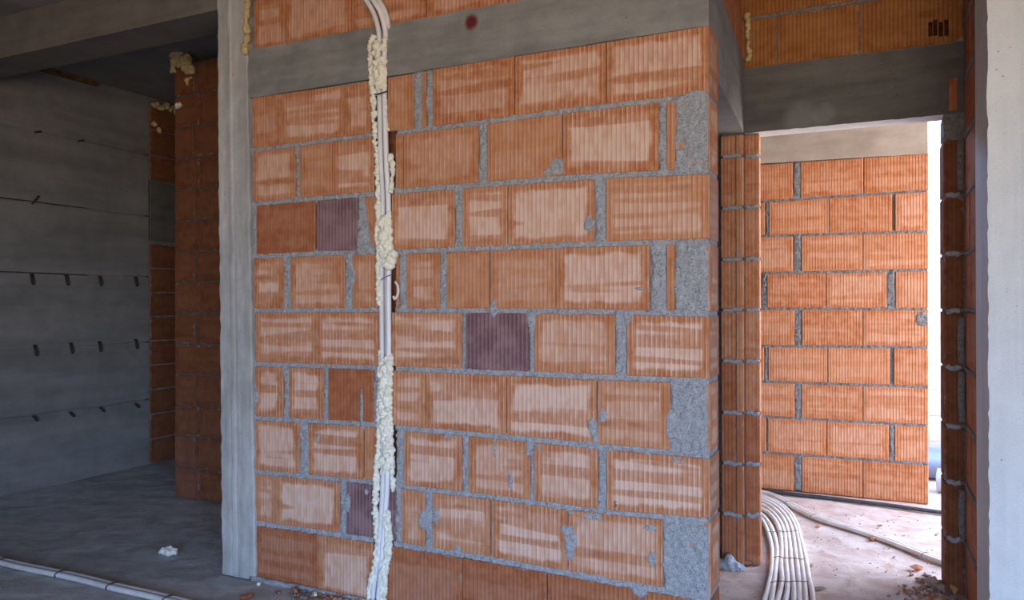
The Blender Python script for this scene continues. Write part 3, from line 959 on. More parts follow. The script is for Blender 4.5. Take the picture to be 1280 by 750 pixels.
# right wall between doorway and column
rw = MB()
prr = Plane((XW, 0, 0), (0, -1, 0), (-1, 0, 0))
for k in range(12):
    z0, z1 = k * .25 + .007, min((k + 1) * .25 - .007, ZC - .004)
    if k * .25 > ZC:
        break
    ends = (-YD - .004, -3.62, -3.452) if k % 2 else (-YD - .004, -3.66, -3.452)
    for e in range(2):
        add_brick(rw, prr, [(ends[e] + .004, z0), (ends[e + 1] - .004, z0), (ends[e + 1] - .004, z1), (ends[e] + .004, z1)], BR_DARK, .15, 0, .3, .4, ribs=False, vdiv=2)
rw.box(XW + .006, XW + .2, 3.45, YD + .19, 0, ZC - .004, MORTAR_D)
for k in range(1, 12):
    rw.tube([(XW + .001, YD - .02, k * .25), (XW + .0, YD - .15, k * .25 + random.uniform(-.008, .008)), (XW + .001, 3.46, k * .25)], .009, MORTAR_D, 7, .03)
tag(rw.build('wall_right'), 'narrow brick return between the doorway and the pale column', 'wall', kind='structure')

rc = MB()


def right_column(mb, seed):
    y0, y1, x0, x1 = 3.10, 3.45, XW - .002, XW + .55
    n, m_ = 40, 150
    vs, fs = [], []
    for j in range(m_ + 1):
        z = ZC * j / m_
        for i in range(n + 1):
            x = x0 + (x1 - x0) * i / n
            h = float(fbm(np.array([[x]]), np.array([[z * .5]]), 18, seed, 3)[0, 0]) * .003
            if i == 0:
                x += float(vnoise(np.array([[z]]), np.array([[0.3]]), 40, seed + 3)[0, 0]) * .006
            if i in (8, 9):
                h += .002
            vs.append((x, y0 - h, z))
    for j in range(m_):
        for i in range(n):
            a = j * (n + 1) + i
            fs.append((a, a + 1, a + n + 2, a + n + 1))
    b = len(vs)
    for j in range(m_ + 1):
        z = ZC * j / m_
        vs.append((x0, y1, z)); vs.append((x1, y1, z))
    for j in range(m_):
        a0 = j * (n + 1); a1 = a0 + n + 1
        fs.append((a0, a1, b + 2 * j + 2, b + 2 * j))
        fs.append((a0 + n, b + 2 * j + 1, b + 2 * j + 3, a1 + n))
        fs.append((b + 2 * j, b + 2 * j + 2, b + 2 * j + 3, b + 2 * j + 1))
    mb.add(vs, fs, CONC_COLB, False)


right_column(rc, 91)
tag(rc.build('column'), 'bright pale concrete column at the right edge, board marked', 'column', kind='structure')

# ------------------------------------------------------------------ far room
FL = [[(952, 206), (1162, 191.7)], [(952, 252), (1160, 238)], [(952, 295), (1158, 289.3)], [(952, 341.7), (1158, 337.3)], [(952, 386), (1158, 386)],
      [(952, 432.7), (1158, 434)], [(952, 477), (1158, 484)], [(952, 520.7), (1158, 532.3)], [(952, 565.7), (1158, 580)]]


def fy(k, px):
    (x0, y0), (x1, y1) = FL[k]
    return y0 + (y1 - y0) * (px - x0) / (x1 - x0)


pf = Plane((0, YF, 0), (1, 0, 0), (0, -1, 0))
FR = [
    [(915, 991, .3, .3), (1001, 1079, .4, .2), (1080, 1160.5, .35, .25)],
    [(900, 956, .3, .5), (961.5, 1036, .35, .75), (1036.8, 1115, .2, .1), (1119, 1160.5, .5, .6)],
    [(915, 991, .5, .5), (1002, 1078, .45, .7), (1079, 1160.5, .5, .75)],
    [(900, 951, .3, .3), (959, 1032, .3, .0), (1033, 1108, .5, .2), (1119.5, 1160.5, .35, .7)],
    [(915, 993, .35, .4), (1002.5, 1078, .35, .1), (1079, 1160.5, .5, .2)],
    [(900, 955, .3, .4), (960.5, 1034, .35, .75), (1035, 1112, .3, .8), (1117.5, 1160.5, .2, .1)],
    [(915, 993, .4, .5), (1002, 1078, .45, .25), (1079, 1160.5, .5, .5)],
    [(900, 957, .3, .4), (960, 1033, .4, .4), (1034, 1111, .5, .5), (1118.5, 1160.5, .4, .5)],
    [(915, 992, .4, .2), (1002.5, 1078, .3, .15), (1079, 1160.5, .25, .05)],
]
FP = [(0, 991, 1001), (1, 956, 961.5), (2, 991, 1002), (3, 951, 959), (3, 1109, 1119), (4, 993, 1002.5), (5, 955, 960.5), (6, 993, 1002), (7, 957, 960), (7, 1111.5, 1118.5), (8, 992, 1002.5)]
far = MB()


def fz(px, py):
    q = at(px, py, 'y', YF)
    return q.x, q.z


fj = []
for k in range(1, 9):
    us, zs = [], []
    for px in range(900, 1170, 20):
        u, z = fz(px, fy(k, px)); us.append(u); zs.append(z)
    fj.append((us, zs, .0075))
fpt = []
for (r, a, b) in FP:
    m_ = (a + b) / 2
    u0_, z1_ = fz(a, fy(r, m_)); u1_, _ = fz(b, fy(r, m_))
    z0_ = fz(m_, fy(r + 1, m_))[1] if r < 8 else 0.0
    fpt.append((u0_, u1_, z0_, z1_, -.003))
ub, zb_ = fz(1153, 399)
XFR = fz(1160.5, 400)[0]
mortar_field(far, pf, fz(905, 400)[0], XFR - .005, 0, fz(1050, fy(0, 1050))[1] + .01, .009, fj, fpt, [(ub, zb_, .045, .06, .003)], MORTAR_D, 15)
for r, row in enumerate(FR):
    for (a, b, pale, tone) in row:
        q = []
        for px, k, sg in ((a, r + 1, -1), (b, r + 1, -1), (b, r, 1), (a, r, 1)):
            if k == 9:
                u, z = fz(px, 600)[0], 0.0
            else:
                u, z = fz(px, fy(k, px) + sg * (1.4 if k else 0))
            q.append((u, z))
        add_brick(far, pf, q, BR_FAR, .19 if b > 1160 else .06, 0, pale, tone, vdiv=3)
zft = fz(1050, fy(0, 1050))[1]
far.box(-5.5, fz(912, 400)[0], YF + .012, YF + .19, 0, zft, MORTAR_D)
far.box(fz(912, 400)[0], XFR - .008, YF + .03, YF + .19, 0, zft, MORTAR_D)
tag(far.build('wall_back'), 'clean orange brick wall seen through the open doorway', 'wall', kind='structure')
fb = MB()
CONC_TAN = mat_concrete('concrete_dusty_tan', (0.36, 0.29, 0.22), (0.48, 0.40, 0.31), (2.0, 2.0, 12.0))
rough_beam(fb, -5.5, XFR, fz(-200, fy(0, -200))[1], fz(1161, fy(0, 1161))[1], 2.55, 2.55, YF, YF + .19, CONC_TAN, 71)
tag(fb.build('tie_beam'), 'dusty tan concrete beam on top of the far brick wall', 'beam', kind='structure')
cw = MB()
for k in range(13):
    z0, z1 = k * .2, min(k * .2 + .196, 2.6)
    cw.box(-1.5, 3.2, 6.80 + .002 * (k % 2), 7.0, z0, z1, CREAM)
cw.box(-1.5, 3.2, 6.805, 7.0, 0, 2.6, CREAM)
tag(cw.build('wall_beyond'), 'sunlit cream block wall glimpsed past the far brick wall', 'wall', kind='structure')

# ------------------------------------------------------------------ floor, ceiling, beams of the slab
fl = MB()
x0, x1, y0, y1 = -5.5, 3.2, -3.4, 7.0
nx, nyy = 270, 310
U, V = np.meshgrid(np.linspace(x0, x1, nx), np.linspace(y0, y1, nyy))
Zf = fbm(U, V, 1.3, 101, 3) * 0.006 + fbm(U, V, 9, 111, 3) * 0.005
Zf = Zf - 0.004
verts = list(zip(U.ravel().tolist(), V.ravel().tolist(), Zf.ravel().tolist()))
I = np.arange(nx * nyy).reshape(nyy, nx)
fa = np.stack([I[:-1, :-1], I[:-1, 1:], I[1:, 1:], I[1:, :-1]], -1).reshape(-1, 4)
fl.add(verts, [tuple(f) for f in fa], FLOOR, True)
fl.box(x0, x1, y0, y1, -.25, -.02, FLOOR)
tag(fl.build('floor'), 'dusty rough concrete floor slab with scattered brick dust', 'floor', kind='structure')

ce = MB()
ce.box(-5.5, 2.8, -3.4, 3.46, ZC, ZC + .2, CONC_CEIL)
ce.box(-5.5, 1.7, 3.46, 5.72, ZC, ZC + .2, CONC_CEIL)
tag(ce.build('ceiling'), 'bare grey concrete ceiling slab above the rooms', 'ceiling', kind='structure')
cb = MB()
zbl = 2.70
cb.box(XL - .01, x_t0 + .02, YM, YM + .24, zbl, ZC - .002, CONC_BM)
tag(cb.build('ceiling_beam'), 'concrete downstand beam from the column across the left room', 'beam', kind='structure')
# walls added to block light and keep the rooms behind dark
bw = MB()
bw.box(-2.9, -2.7, YM + .25, YF, 0, ZC, MORTAR_D)
bw.box(XL - .25, -2.7, 4.93, 5.1, 0, ZC, MORTAR_D)
tag(bw.build('wall_inner_baffle'), 'rough grey inner walls added to block light into the rooms behind', 'wall', kind='structure')
bk = MB()  # unseen walls added to block and shape the daylight
bk.box(XL - .25, -.8, -3.4, -3.2, 0, ZC, CONC_WALL)
bk.box(-.8, 2.6, -3.4, -3.2, 2.3, ZC, CONC_WALL)
bk.box(2.6, 2.8, -3.4, -2.6, 0, ZC, CONC_WALL)
bk.box(2.6, 2.8, -.6, 3.46, 0, ZC, CONC_WALL)
bk.box(2.6, 2.8, -2.6, -.6, 2.3, ZC, CONC_WALL)
bk.box(XW + .56, 2.6, 3.26, 3.46, 0, ZC, MORTAR_D)
tag(bk.build('wall_front_baffle'), 'concrete outer wall added unseen behind the camera, its openings shaping the daylight', 'wall', kind='structure')
# rusty form plate left at the top of the concrete wall
rp = MB()
a = at(48, 85, 'x', XL); b = at(119, 106, 'x', XL)
rp.hexa([(XL + .002, a.y), (XL + .03, a.y), (XL + .035, b.y), (XL + .002, b.y)], b.z - .012, b.z + .02, RUST)
tag(rp.build('form_strip'), 'rusty brown strip left along the ceiling edge of the concrete wall', 'form strip')


# ------------------------------------------------------------------ foam
def foam(name, spheres, mat, voxel, seed, label=None, cat='foam', group=None, amp=.003):
    bm = bmesh.new()
    for (p, r_) in spheres:
        bmesh.ops.create_icosphere(bm, subdivisions=2, radius=r_, matrix=Matrix.Translation(p) @ Matrix.Diagonal((random.uniform(.85, 1.15), random.uniform(.85, 1.1), random.uniform(.8, 1.2), 1)))
    me_ = bpy.data.meshes.new(name)
    bm.to_mesh(me_); bm.free()
    o = bpy.data.objects.new(name, me_)
    COL.objects.link(o)
    md = o.modifiers.new('remesh', 'REMESH')
    md.mode = 'VOXEL'; md.voxel_size = voxel; md.use_smooth_shade = True
    bpy.context.view_layer.update()
    me2 = bpy.data.meshes.new_from_object(o.evaluated_get(bpy.context.evaluated_depsgraph_get()))
    bpy.data.objects.remove(o)
    n = len(me2.vertices)
    co = np.empty(n * 3); no = np.empty(n * 3)
    me2.vertices.foreach_get('co', co); me2.vertices.foreach_get('normal', no)
    co = co.reshape(-1, 3); no = no.reshape(-1, 3)
    d = fbm(co[:, 0] + co[:, 1] * .7, co[:, 2] + co[:, 1] * .3, 90, seed, 2) * amp * 2
    co += no * d[:, None]
    me2.vertices.foreach_set('co', co.ravel())
    me2.materials.clear(); me2.materials.append(mat)
    me2.polygons.foreach_set('use_smooth', [True] * len(me2.polygons))
    me2.update()
    me2.name = name
    o = bpy.data.objects.new(name, me2)
    COL.objects.link(o)
    if label:
        tag(o, label, cat, group)
    return o


EDG = [(44, 463, 485), (60, 459, 484), (100, 461.5, 484), (150, 464.5, 485), (200, 468, 492), (215, 468, 494), (240, 470, 491), (265, 470, 490), (290, 468, 490), (312, 470, 492),
       (325, 470, 496), (340, 470, 491), (370, 470, 490), (400, 473, 491), (445, 472.5, 492), (470, 472, 491), (500, 470.5, 490), (550, 470.5, 492.5), (590, 467, 493), (610, 465.5, 494), (640, 465.5, 488),
       (675, 468.5, 491), (695, 467, 490), (710, 464.5, 486.5), (735, 458, 484), (752, 458, 483)]


def edges(y):
    ys = [e[0] for e in EDG]
    return float(np.interp(y, ys, [e[1] for e in EDG])), float(np.interp(y, ys, [e[2] for e in EDG]))


sph = []
for yi in np.arange(46, 753, 3.4):
    y = float(yi)
    a, b = edges(y)
    sc = (at(475, y, 'y', YM) - Vector((0, 0, CAM_H))).dot(AX_F) / F_PX

    def ball(px, py, r_, out):
        p = at(px, py, 'y', YM - out)
        if p.z < r_ * .8:
            return
        sph.append((p, r_))
    L_ok = not (380 < y < 440)
    R_ok = (y < 112) or (122 < y < 163) or (194 < y < 242) or (264 < y < 336) or (442 < y < 612) or (y > 640)
    C_ok = (50 < y < 112) or (268 < y < 336) or (446 < y < 592)
    if L_ok:
        r_ = random.uniform(.009, .0145)
        if 120 < y < 265:
            r_ = random.uniform(.008, .0125)
        ball(a + r_ / sc * .8 + random.uniform(-.8, 1.2), y + random.uniform(-1, 1), r_, random.uniform(.0, .012))
        if random.random() < .75:
            ball(a + r_ / sc * 1.7, y, r_ * .9, random.uniform(-.006, .008))
    if R_ok:
        r_ = random.uniform(.009, .014)
        if 122 < y < 163:
            r_ *= .7
        ball(b - r_ / sc * .8 + random.uniform(-1.2, .8), y + random.uniform(-1, 1), r_, random.uniform(.0, .012))
        if y > 640:
            ball(b - r_ / sc * 2.0, y, r_ * 1.05, random.uniform(.002, .012))
    if C_ok:
        m_ = (a + b) / 2
        for _ in range(2):
            r_ = random.uniform(.009, .016)
            ball(m_ + random.uniform(-4.5, 4.5), y + random.uniform(-1.5, 1.5), r_, random.uniform(.010, .022))
for (px, py, r_, out) in ((492, 318, .024, .014), (490, 326, .021, .012), (487, 310, .018, .012), (491, 205, .016, .01), (489, 196, .014, .01), (472, 258, .017, .01), (491, 610, .014, .012), (492, 600, .012, .01)):
    sph.append((at(px, py, 'y', YM - out), r_))
foam('expanding_foam', sph, FOAM, .0036, 201, 'lumpy pale yellow foam filling the groove around the wall conduits', group=None)

# small curl of foam skin beside the groove
curl = MB()
c0 = [(494, 352), (497, 357), (498, 364), (496, 371), (493, 374), (492, 370)]
curl.tube([at(x, y, 'y', YM - .012) for (x, y) in c0], .0055, FOAM_WHITE, 7, .006)
tag(curl.build('foam_curl'), 'small pale foam curl hanging in the hole right of the groove', 'foam')


def bead(path, axis, val, out, r0, r1, label, mat, seed, axis_sign=-1, per=3):
    s = []
    for i in range(len(path) - 1):
        (xa, ya), (xb, yb) = path[i], path[i + 1]
        n = max(2, int(abs(yb - ya) / 4))
        for k in range(n):
            t = k / n
            for _ in range(per if k % 2 else 1):
                p = at(xa + (xb - xa) * t + random.uniform(-1.5, 1.5), ya + (yb - ya) * t, axis, val + axis_sign * out * random.uniform(.3, 1))
                s.append((p, random.uniform(r0, r1)))
    return foam('foam_bead', s, mat, .005, seed, label, 'foam')


bead([(306, -14), (309, 2), (307, 30), (308.5, 45), (306, 62), (305.5, 66)], 'y', YM, .02, .011, .019, 'yellow foam bead between the left column top and the upper bricks', FOAM_OLD, 221)
bead([(934, 18), (934.5, 40), (936, 60), (936.5, 79)], 'y', YD, .015, .009, .014, 'yellow foam bead in the corner above the door lintel', FOAM_OLD, 225)
# foam at the head of pier and infill
s = []
for _ in range(60):
    px = random.uniform(214, 242); py = random.uniform(62, 82) + max(0, (px - 226)) * random.uniform(0, 1.2)
    s.append((at(px, py, 'y', YP - random.uniform(.0, .025)), random.uniform(.012, .024)))
for _ in range(10):
    s.append((at(random.uniform(230, 239), random.uniform(80, 105), 'y', YP - .01), random.uniform(.01, .018)))
for _ in range(6):
    s.append((at(random.uniform(214, 220), random.uniform(84, 98), 'y', YP - .01), random.uniform(.01, .015)))
foam('foam_patch', s, FOAM_OLD, .006, 231, 'crusty foam patch at the top of the dark brick pier', 'foam')
s = []
for k in range(34):
    y_ = 4.30 + k * .018
    s.append((Vector((XL + .03 + random.uniform(-.01, .01), y_, 2.885 + random.uniform(-.02, .02))), random.uniform(.014, .03)))
for k in range(6):
    s.append((Vector((XL + .03, 4.31 + random.uniform(0, .06), 2.70 + random.uniform(-.03, .03))), random.uniform(.015, .026)))
foam('foam_patch', s, FOAM_OLD, .006, 237, 'crusty foam line along the ceiling above the brick infill', 'foam')
p = at(223, 132, 'y', YP - .008)
foam('foam_blob', [(p, .022), (p + Vector((.018, 0, .004)), .015), (p + Vector((-.012, 0, -.01)), .014)], FOAM_WHITE, .005, 239, 'single pale foam blob stuck on a joint of the dark brick pier', 'foam')

# ------------------------------------------------------------------ conduits in the groove
CP = [
    ('leftmost grey white conduit bending out at the top of the groove', TUBE_G, .0108, [(445, -30), (455, -5), (466, 14), (472, 32), (474, 50), (473.5, 90), (474.5, 130), (476, 200), (478.5, 255), (477, 330), (477, 380), (477.5, 440), (478, 520), (479, 580), (478, 620), (475.5, 660), (472, 700), (467, 735)], -.004),
    ('middle white conduit running down the groove, bare below the foam ball', TUBE_W, .0115, [(456, -30), (464, -5), (475, 14), (481, 34), (482, 50), (480, 90), (481, 130), (483, 200), (485.5, 255), (486, 330), (485.8, 380), (486.2, 440), (484, 520), (484.5, 580), (484, 610), (481, 650), (477.5, 700), (474, 738)], -.002),
    ('rightmost grey conduit behind the others in the groove', TUBE_G, .0105, [(462, -30), (471, -5), (480.5, 12), (485, 28), (485.5, 46), (483.5, 75), (482, 90), (482, 130), (481.5, 200), (480, 255), (482, 330), (481.5, 380), (481.5, 440), (481, 520), (480, 580), (480, 650), (476, 700), (471, 736)], .022),
]
for (lb, mt, r_, path, dep) in CP:
    t = MB()
    pts = []
    for (x, y) in path:
        d_ = dep
        if y < 44:                      # hangs in front of the wall at the top
            d_ = min(dep, -.018 - (44 - y) * .0007) + (.012 if dep > .01 else 0)
        pts.append(at(x, y, 'y', YM + d_))
    pts.append(pts[-1] + Vector((0, -.004, -max(0.0, pts[-1].z - .02))))
    t.tube(pts, r_, mt, 12, .012)
    tag(t.build('electrical_conduit'), lb, 'conduit', 'conduits in the wall groove')
# dark cable tie across conduits
t = MB()
t.tube([at(468, 118, 'y', YM - .012), at(473, 117.5, 'y', YM - .025), at(479, 115.5, 'y', YM - .026), at(484, 114, 'y', YM - .016)], .003, STEEL, 6, .006)
tag(t.build('cable_tie'), 'dark tie wrapped around the groove conduits just below the beam', 'cable tie')
t = MB()
t.tube([at(476.5, 350, 'y', YM - .02), at(481, 346.5, 'y', YM - .024), at(486, 344.5, 'y', YM - .023), at(491, 342.5, 'y', YM - .012)], .0018, mat_plain('blue_string', (.05, .10, .25), (.08, .15, .32), 40), 6, .006)
tag(t.build('cable_tie'), 'thin blue tie across the white conduit below the foam ball', 'cable tie')


# ------------------------------------------------------------------ floor conduits
def fpt_(px, py, h):
    return at(px, py, 'z', h)


BZ = [
    [(96, 236), (135, 290), (163, 370), (176, 450), (172, 560), (152, 660), (128, 750), (112, 830)],
    [(97, 208), (150, 262), (188, 340), (206, 430), (204, 500), (192, 600), (180, 690), (172, 760), (160, 840)],
    [(98, 176), (160, 212), (205, 270), (228, 340), (236, 430), (232, 530), (238, 620), (224, 700), (206, 760), (190, 840)],
    [(98, 150), (170, 196), (222, 255), (252, 330), (260, 420), (264, 520), (272, 620), (270, 700), (256, 760), (240, 840)],
    [(98, 130), (182, 176), (243, 240), (274, 320), (288, 420), (296, 520), (306, 620), (312, 700), (312, 760), (308, 840)],
    [(100, 116), (192, 160), (258, 222), (296, 300), (314, 390), (324, 470), (336, 560), (344, 660), (347, 760), (346, 840)],
    [(104, 106), (200, 146), (272, 208), (318, 290), (338, 370), (352, 450), (366, 560), (378, 660), (386, 760), (392, 840)],
    [(110, 98), (212, 140), (288, 204), (334, 290), (354, 370), (376, 450), (394, 540), (406, 620), (424, 690), (432, 760), (444, 840)],
]
NUM = ['leftmost', 'second from left', 'third from left', 'fourth from left', 'fourth from right', 'third from right', 'second from right', 'rightmost']
for i, path in enumerate(BZ):
    t = MB()
    r_ = .0118
    pts = [fpt_(930 + x / 5, 600 + y / 5, r_) for (x, y) in path]
    d0 = (pts[0] - pts[1]).normalized()
    start = pts[0] + d0 * .28 + Vector((-.06, 0, 0))
    end2 = start + Vector((-.7, .05, 0))
    t.tube([end2, start] + pts, r_, TUBE_B, 10, .014)
    tag(t.build('floor_conduit'), 'dusty white floor conduit, %s at the bottom of the bundle by the doorway' % NUM[i], 'conduit', 'conduit bundle on the hall floor')
for i, ((xa, ya), (xb, yb), lb) in enumerate((((134, 322), (352, 318), 'binding wire across the conduit bundle, farthest from the camera'),
                                              ((168, 476), (396, 500), 'binding wire across the middle of the conduit bundle'),
                                              ((146, 636), (424, 634), 'binding wire across the conduit bundle, nearest the camera'))):
    t = MB()
    n = 10
    pts = []
    for k in range(n + 1):
        s_ = k / n
        h = .0245 if 0 < k < n else .003
        pts.append(fpt_(930 + (xa + (xb - xa) * s_) / 5, 600 + (ya + (yb - ya) * s_ + random.uniform(-5, 5)) / 5, h))
    t.tube(pts, .0016, WIRE, 6, .008)
    tag(t.build('binding_wire'), lb, 'wire', 'wires binding the conduits')


def offset_path(path, off, h, ext=()):
    pts = [fpt_(x, y, h) for (x, y) in path]
    out = []
    for i, p in enumerate(pts):
        tdir = (pts[min(i + 1, len(pts) - 1)] - pts[max(i - 1, 0)]).normalized()
        out.append(p + Vector((-tdir.y, tdir.x, 0)) * off)
    return out


DP = [(930, 610), (951, 615), (966, 619), (986, 629), (1000, 637), (1018, 645.5), (1040, 653), (1060, 659), (1081, 666), (1105, 674), (1129, 683), (1157, 694), (1180, 702.5), (1215, 716)]
for s_, lb in ((1, 'dusty conduit crossing the far floor, farther one of the pair'), (-1, 'dusty conduit crossing the far floor, nearer one of the pair')):
    t = MB()
    t.tube(offset_path(DP, s_ * .0125, .0125), .0122, TUBE_B, 10, .014)
    tag(t.build('floor_conduit'), lb, 'conduit', 'conduit pair crossing the far floor')
for px, py, lb in ((986, 629, 'binding wire on the far conduit pair near the jamb'), (1018, 645.5, 'binding wire on the middle stretch of the far conduit pair'), (1157, 694, 'binding wire on the far conduit pair near the right jamb')):
    t = MB()
    p = fpt_(px, py, .012)
    q = fpt_(px + 8, py + 3, .012)
    tdir = (q - p).normalized(); nrm = Vector((-tdir.y, tdir.x, 0))
    pts = [p + nrm * (.028 * math.cos(a)) + Vector((0, 0, .0145 * math.sin(a))) for a in np.linspace(-.3, math.pi + .3, 12)]
    t.tube(pts, .0018, WIRE, 6, .006)
    tag(t.build('binding_wire'), lb, 'wire', 'wires binding the conduits')
LPth = [(-30, 694), (0, 701), (27, 707.5), (77, 717.5), (107, 724), (144, 733.5), (187, 743), (213, 749.5), (250, 759), (300, 772)]
for s_, lb in ((1, 'grey white conduit on the left floor, farther one of the pair'), (-1, 'grey white conduit on the left floor, nearer one of the pair')):
    t = MB()
    t.tube(offset_path(LPth, s_ * .0138, .0135), .0135, TUBE_L, 10, .014)
    tag(t.build('floor_conduit'), lb, 'conduit', 'conduit pair on the left floor')
for px, py, lb in ((4, 702, 'dark tie on the left floor conduits at the photo edge'), (78, 717.7, 'dark tie on the left floor conduits, second from the edge'), (142, 733, 'dark tie on the left floor conduits, third from the edge'), (212, 749.3, 'dark tie on the left floor conduits at the bottom edge')):
    t = MB()
    p = fpt_(px, py, .0135); q = fpt_(px + 8, py + 2, .0135)
    tdir = (q - p).normalized(); nrm = Vector((-tdir.y, tdir.x, 0)) + tdir * .35
    pts = [p + nrm * (.031 * math.cos(a)) + Vector((0, 0, .0162 * math.sin(a))) for a in np.linspace(-.5, math.pi + .5, 12)]
    t.tube(pts, .0028, STEEL, 6, .006)
    tag(t.build('cable_tie'), lb, 'cable tie', 'ties on the left floor conduits')
BC = [(925, 609.5), (945, 611.5), (960, 613.6), (990, 617.5), (1040, 623), (1067, 626.3), (1113, 631.8), (1147, 636.6), (1178, 640.6), (1220, 646)]
for s_, lb in ((1, 'black cable along the foot of the far brick wall, strand nearer the wall'), (-1, 'black cable along the foot of the far brick wall, strand nearer the camera')):
    t = MB()
    t.tube(offset_path(BC, s_ * .0115, .010), .0095, BLACK, 8, .03)
    tag(t.build('black_cable'), lb, 'cable', 'black cables on the far floor')


# ------------------------------------------------------------------ pipes far behind
def pipe_ring(name, rings, mat, d_):
    B = d_.cross(Vector((0, 0, 1))).normalized(); N = B.cross(d_)
    t = MB(); n = 36
    vs, fs = [], []
    for (c, rr) in rings:
        for k in range(n):
            a = 2 * math.pi * k / n
            vs.append(c + N * (rr * math.cos(a)) + B * (rr * math.sin(a)))
    m_ = len(rings)
    for i in range(m_):
        for k in range(n):
            j = (i + 1) % m_
            fs.append((i * n + k, i * n + (k + 1) % n, j * n + (k + 1) % n, j * n + k))
    t.add(vs, fs, mat, True)
    return t.build(name)


def hollow_pipe(p0, p1, r_, wall_t, mat, name='drain_pipe'):
    d_ = (p1 - p0).normalized()
    q = p0 + d_ * .06
    o = pipe_ring(name, [(q, r_ * .94), (p1, r_ * .94), (p1, r_ * .94 - wall_t), (q, r_ * .94 - wall_t)], mat, d_)
    s_ = pipe_ring('socket', [(p0, r_), (p0 + d_ * .12, r_), (p0 + d_ * .125, r_ * .945), (p0 + d_ * .125, r_ * .942), (p0, r_ - wall_t)], mat, d_)
    s_.parent = o
    return o


tag(hollow_pipe(Vector((0.02, 6.33, .098)), Vector((1.9, 6.33, .093)), .098, .006, PIPE_G), 'grey blue drain pipe behind the far wall, nearer one on the floor', 'pipe', 'drain pipes beyond the far wall')
tag(hollow_pipe(Vector((0.05, 6.56, .098)), Vector((2.0, 6.56, .093)), .098, .006, PIPE_G), 'grey blue drain pipe behind the far wall, farther one by the cream wall', 'pipe', 'drain pipes beyond the far wall')
pe = fpt_(1172, 614, 0)
tag(hollow_pipe(Vector((pe.x, pe.y + .0, .078)), Vector((pe.x + .6, pe.y - .12, .074)), .078, .005, PIPE_P), 'short pale grey pipe end lying in front of the drain pipes', 'pipe')


# ------------------------------------------------------------------ rubble and scraps
def shard(mb, p, s3, mat, seed):
    r_ = random.Random(seed)
    bm = bmesh.new()
    for _ in range(14):
        v = Vector((r_.gauss(0, 1), r_.gauss(0, 1), r_.gauss(0, 1))).normalized()
        bm.verts.new((v.x * s3[0], v.y * s3[1], v.z * s3[2]))
    bmesh.ops.convex_hull(bm, input=bm.verts)
    bm.verts.ensure_lookup_table()
    used = [v for v in bm.verts if v.link_faces]
    zmin = min(v.co.z for v in used)
    rot = Matrix.Rotation(r_.uniform(0, 6.28), 3, 'Z')
    idx = {v: i for i, v in enumerate(used)}
    vs = [rot @ v.co + Vector((p.x, p.y, p.z - zmin)) for v in used]
    fs = [tuple(idx[v] for v in f.verts) for f in bm.faces]
    mb.add(vs, fs, mat)
    bm.free()


SH = [
    (1091, 676, (.045, .018, .014), SHARD, 'thin orange brick sliver lying beside the far conduit pair'),
    (1145, 713, (.035, .022, .016), SHARD, 'flat brown brick chip on the floor in front of the far conduits'),
    (1192, 742, (.045, .03, .035), mat_plain('ochre_shard', (.42, .22, .06), (.5, .28, .10), 40, .9), 'ochre angular brick shard at the foot of the right jamb'),
    (1166, 731, (.05, .03, .022), RUBBLE, 'brown lump of rubble left of the ochre shard'),
    (1178, 739, (.04, .025, .02), RUBBLE, 'dark crumb of rubble right beside the ochre shard'),
    (1158, 722, (.025, .018, .012), RUBBLE, 'small brown chip behind the rubble by the right jamb'),
    (1172, 668, (.03, .008, .006), RUBBLE, 'splinter lying on the far floor near the right jamb'),
    (1100, 658, (.018, .012, .007), RUBBLE, 'small dark chip on the far floor beyond the conduit pair'),
    (1022, 659, (.02, .012, .008), SHARD, 'small reddish chip on the floor between bundle and conduit pair'),
    (1026, 737, (.035, .018, .008), RUBBLE, 'dark flat crumb right of the conduit bundle at the bottom'),
    (1014, 708, (.016, .012, .008), RUBBLE, 'small crumb beside the conduit bundle'),
    (934, 706, (.04, .014, .012), SHARD, 'pinkish brick flake at the foot of the narrow jamb'),
    (949, 698, (.018, .018, .02), SHARD, 'small pink clay lump at the jamb corner'),
    (372, 741, (.030, .022, .016), SHARD, 'reddish brick crumb left of the rubble heap under the brick wall'),
    (324, 732, (.018, .012, .012), FOAM_WHITE, 'tiny pale crumb in front of the left column foot'),
    (308, 747, (.04, .03, .012), SHARD, 'orange brick flake on the floor below the left column'),
    (394, 745, (.016, .014, .014), FOAM_WHITE, 'small white crumb in the rubble below the brick wall'),
]
for i, (px, py, s3, mt, lb) in enumerate(SH):
    t = MB()
    p = fpt_(px, py, 0)
    shard(t, Vector((p.x, p.y, -.002)), s3, mt, 500 + i)
    tag(t.build('brick_shard' if mt is SHARD else 'rubble_lump'), lb, 'shard' if mt is SHARD else 'rubble')
heap = MB()
for k in range(420):
    px = random.gauss(430, 34); py = 744 + random.gauss(0, 7)
    if py < 731 + (px - 400) * .17:
        py = 733 + (px - 400) * .17 + random.uniform(0, 8)
    p = fpt_(px, py, 0)
    s_ = random.uniform(.003, .011)
    shard(heap, Vector((p.x, min(p.y, YM - .012), -.003)), (s_ * 1.4, s_, s_ * .9), random.choice([RUBBLE, SHARD, MORTAR_D, RUBBLE]), 900 + k)
tag(heap.build('rubble'), 'heap of brick crumbs and mortar grit at the foot of the groove', 'rubble', kind='stuff')
grit = MB()
for k in range(380):
    x = random.uniform(-.9, .35); y = random.uniform(3.0, 5.4)
    if -0.7 < x < -.4 and y > 3.7 or (x > .2 and 3.0 < y < 4.1) or y > 5.15:
        continue
    s_ = random.uniform(.0018, .0048)
    shard(grit, Vector((x, y, -.003)), (s_ * 1.4, s_, s_ * .7), random.choice([RUBBLE, SHARD, MORTAR_D]), 1500 + k)
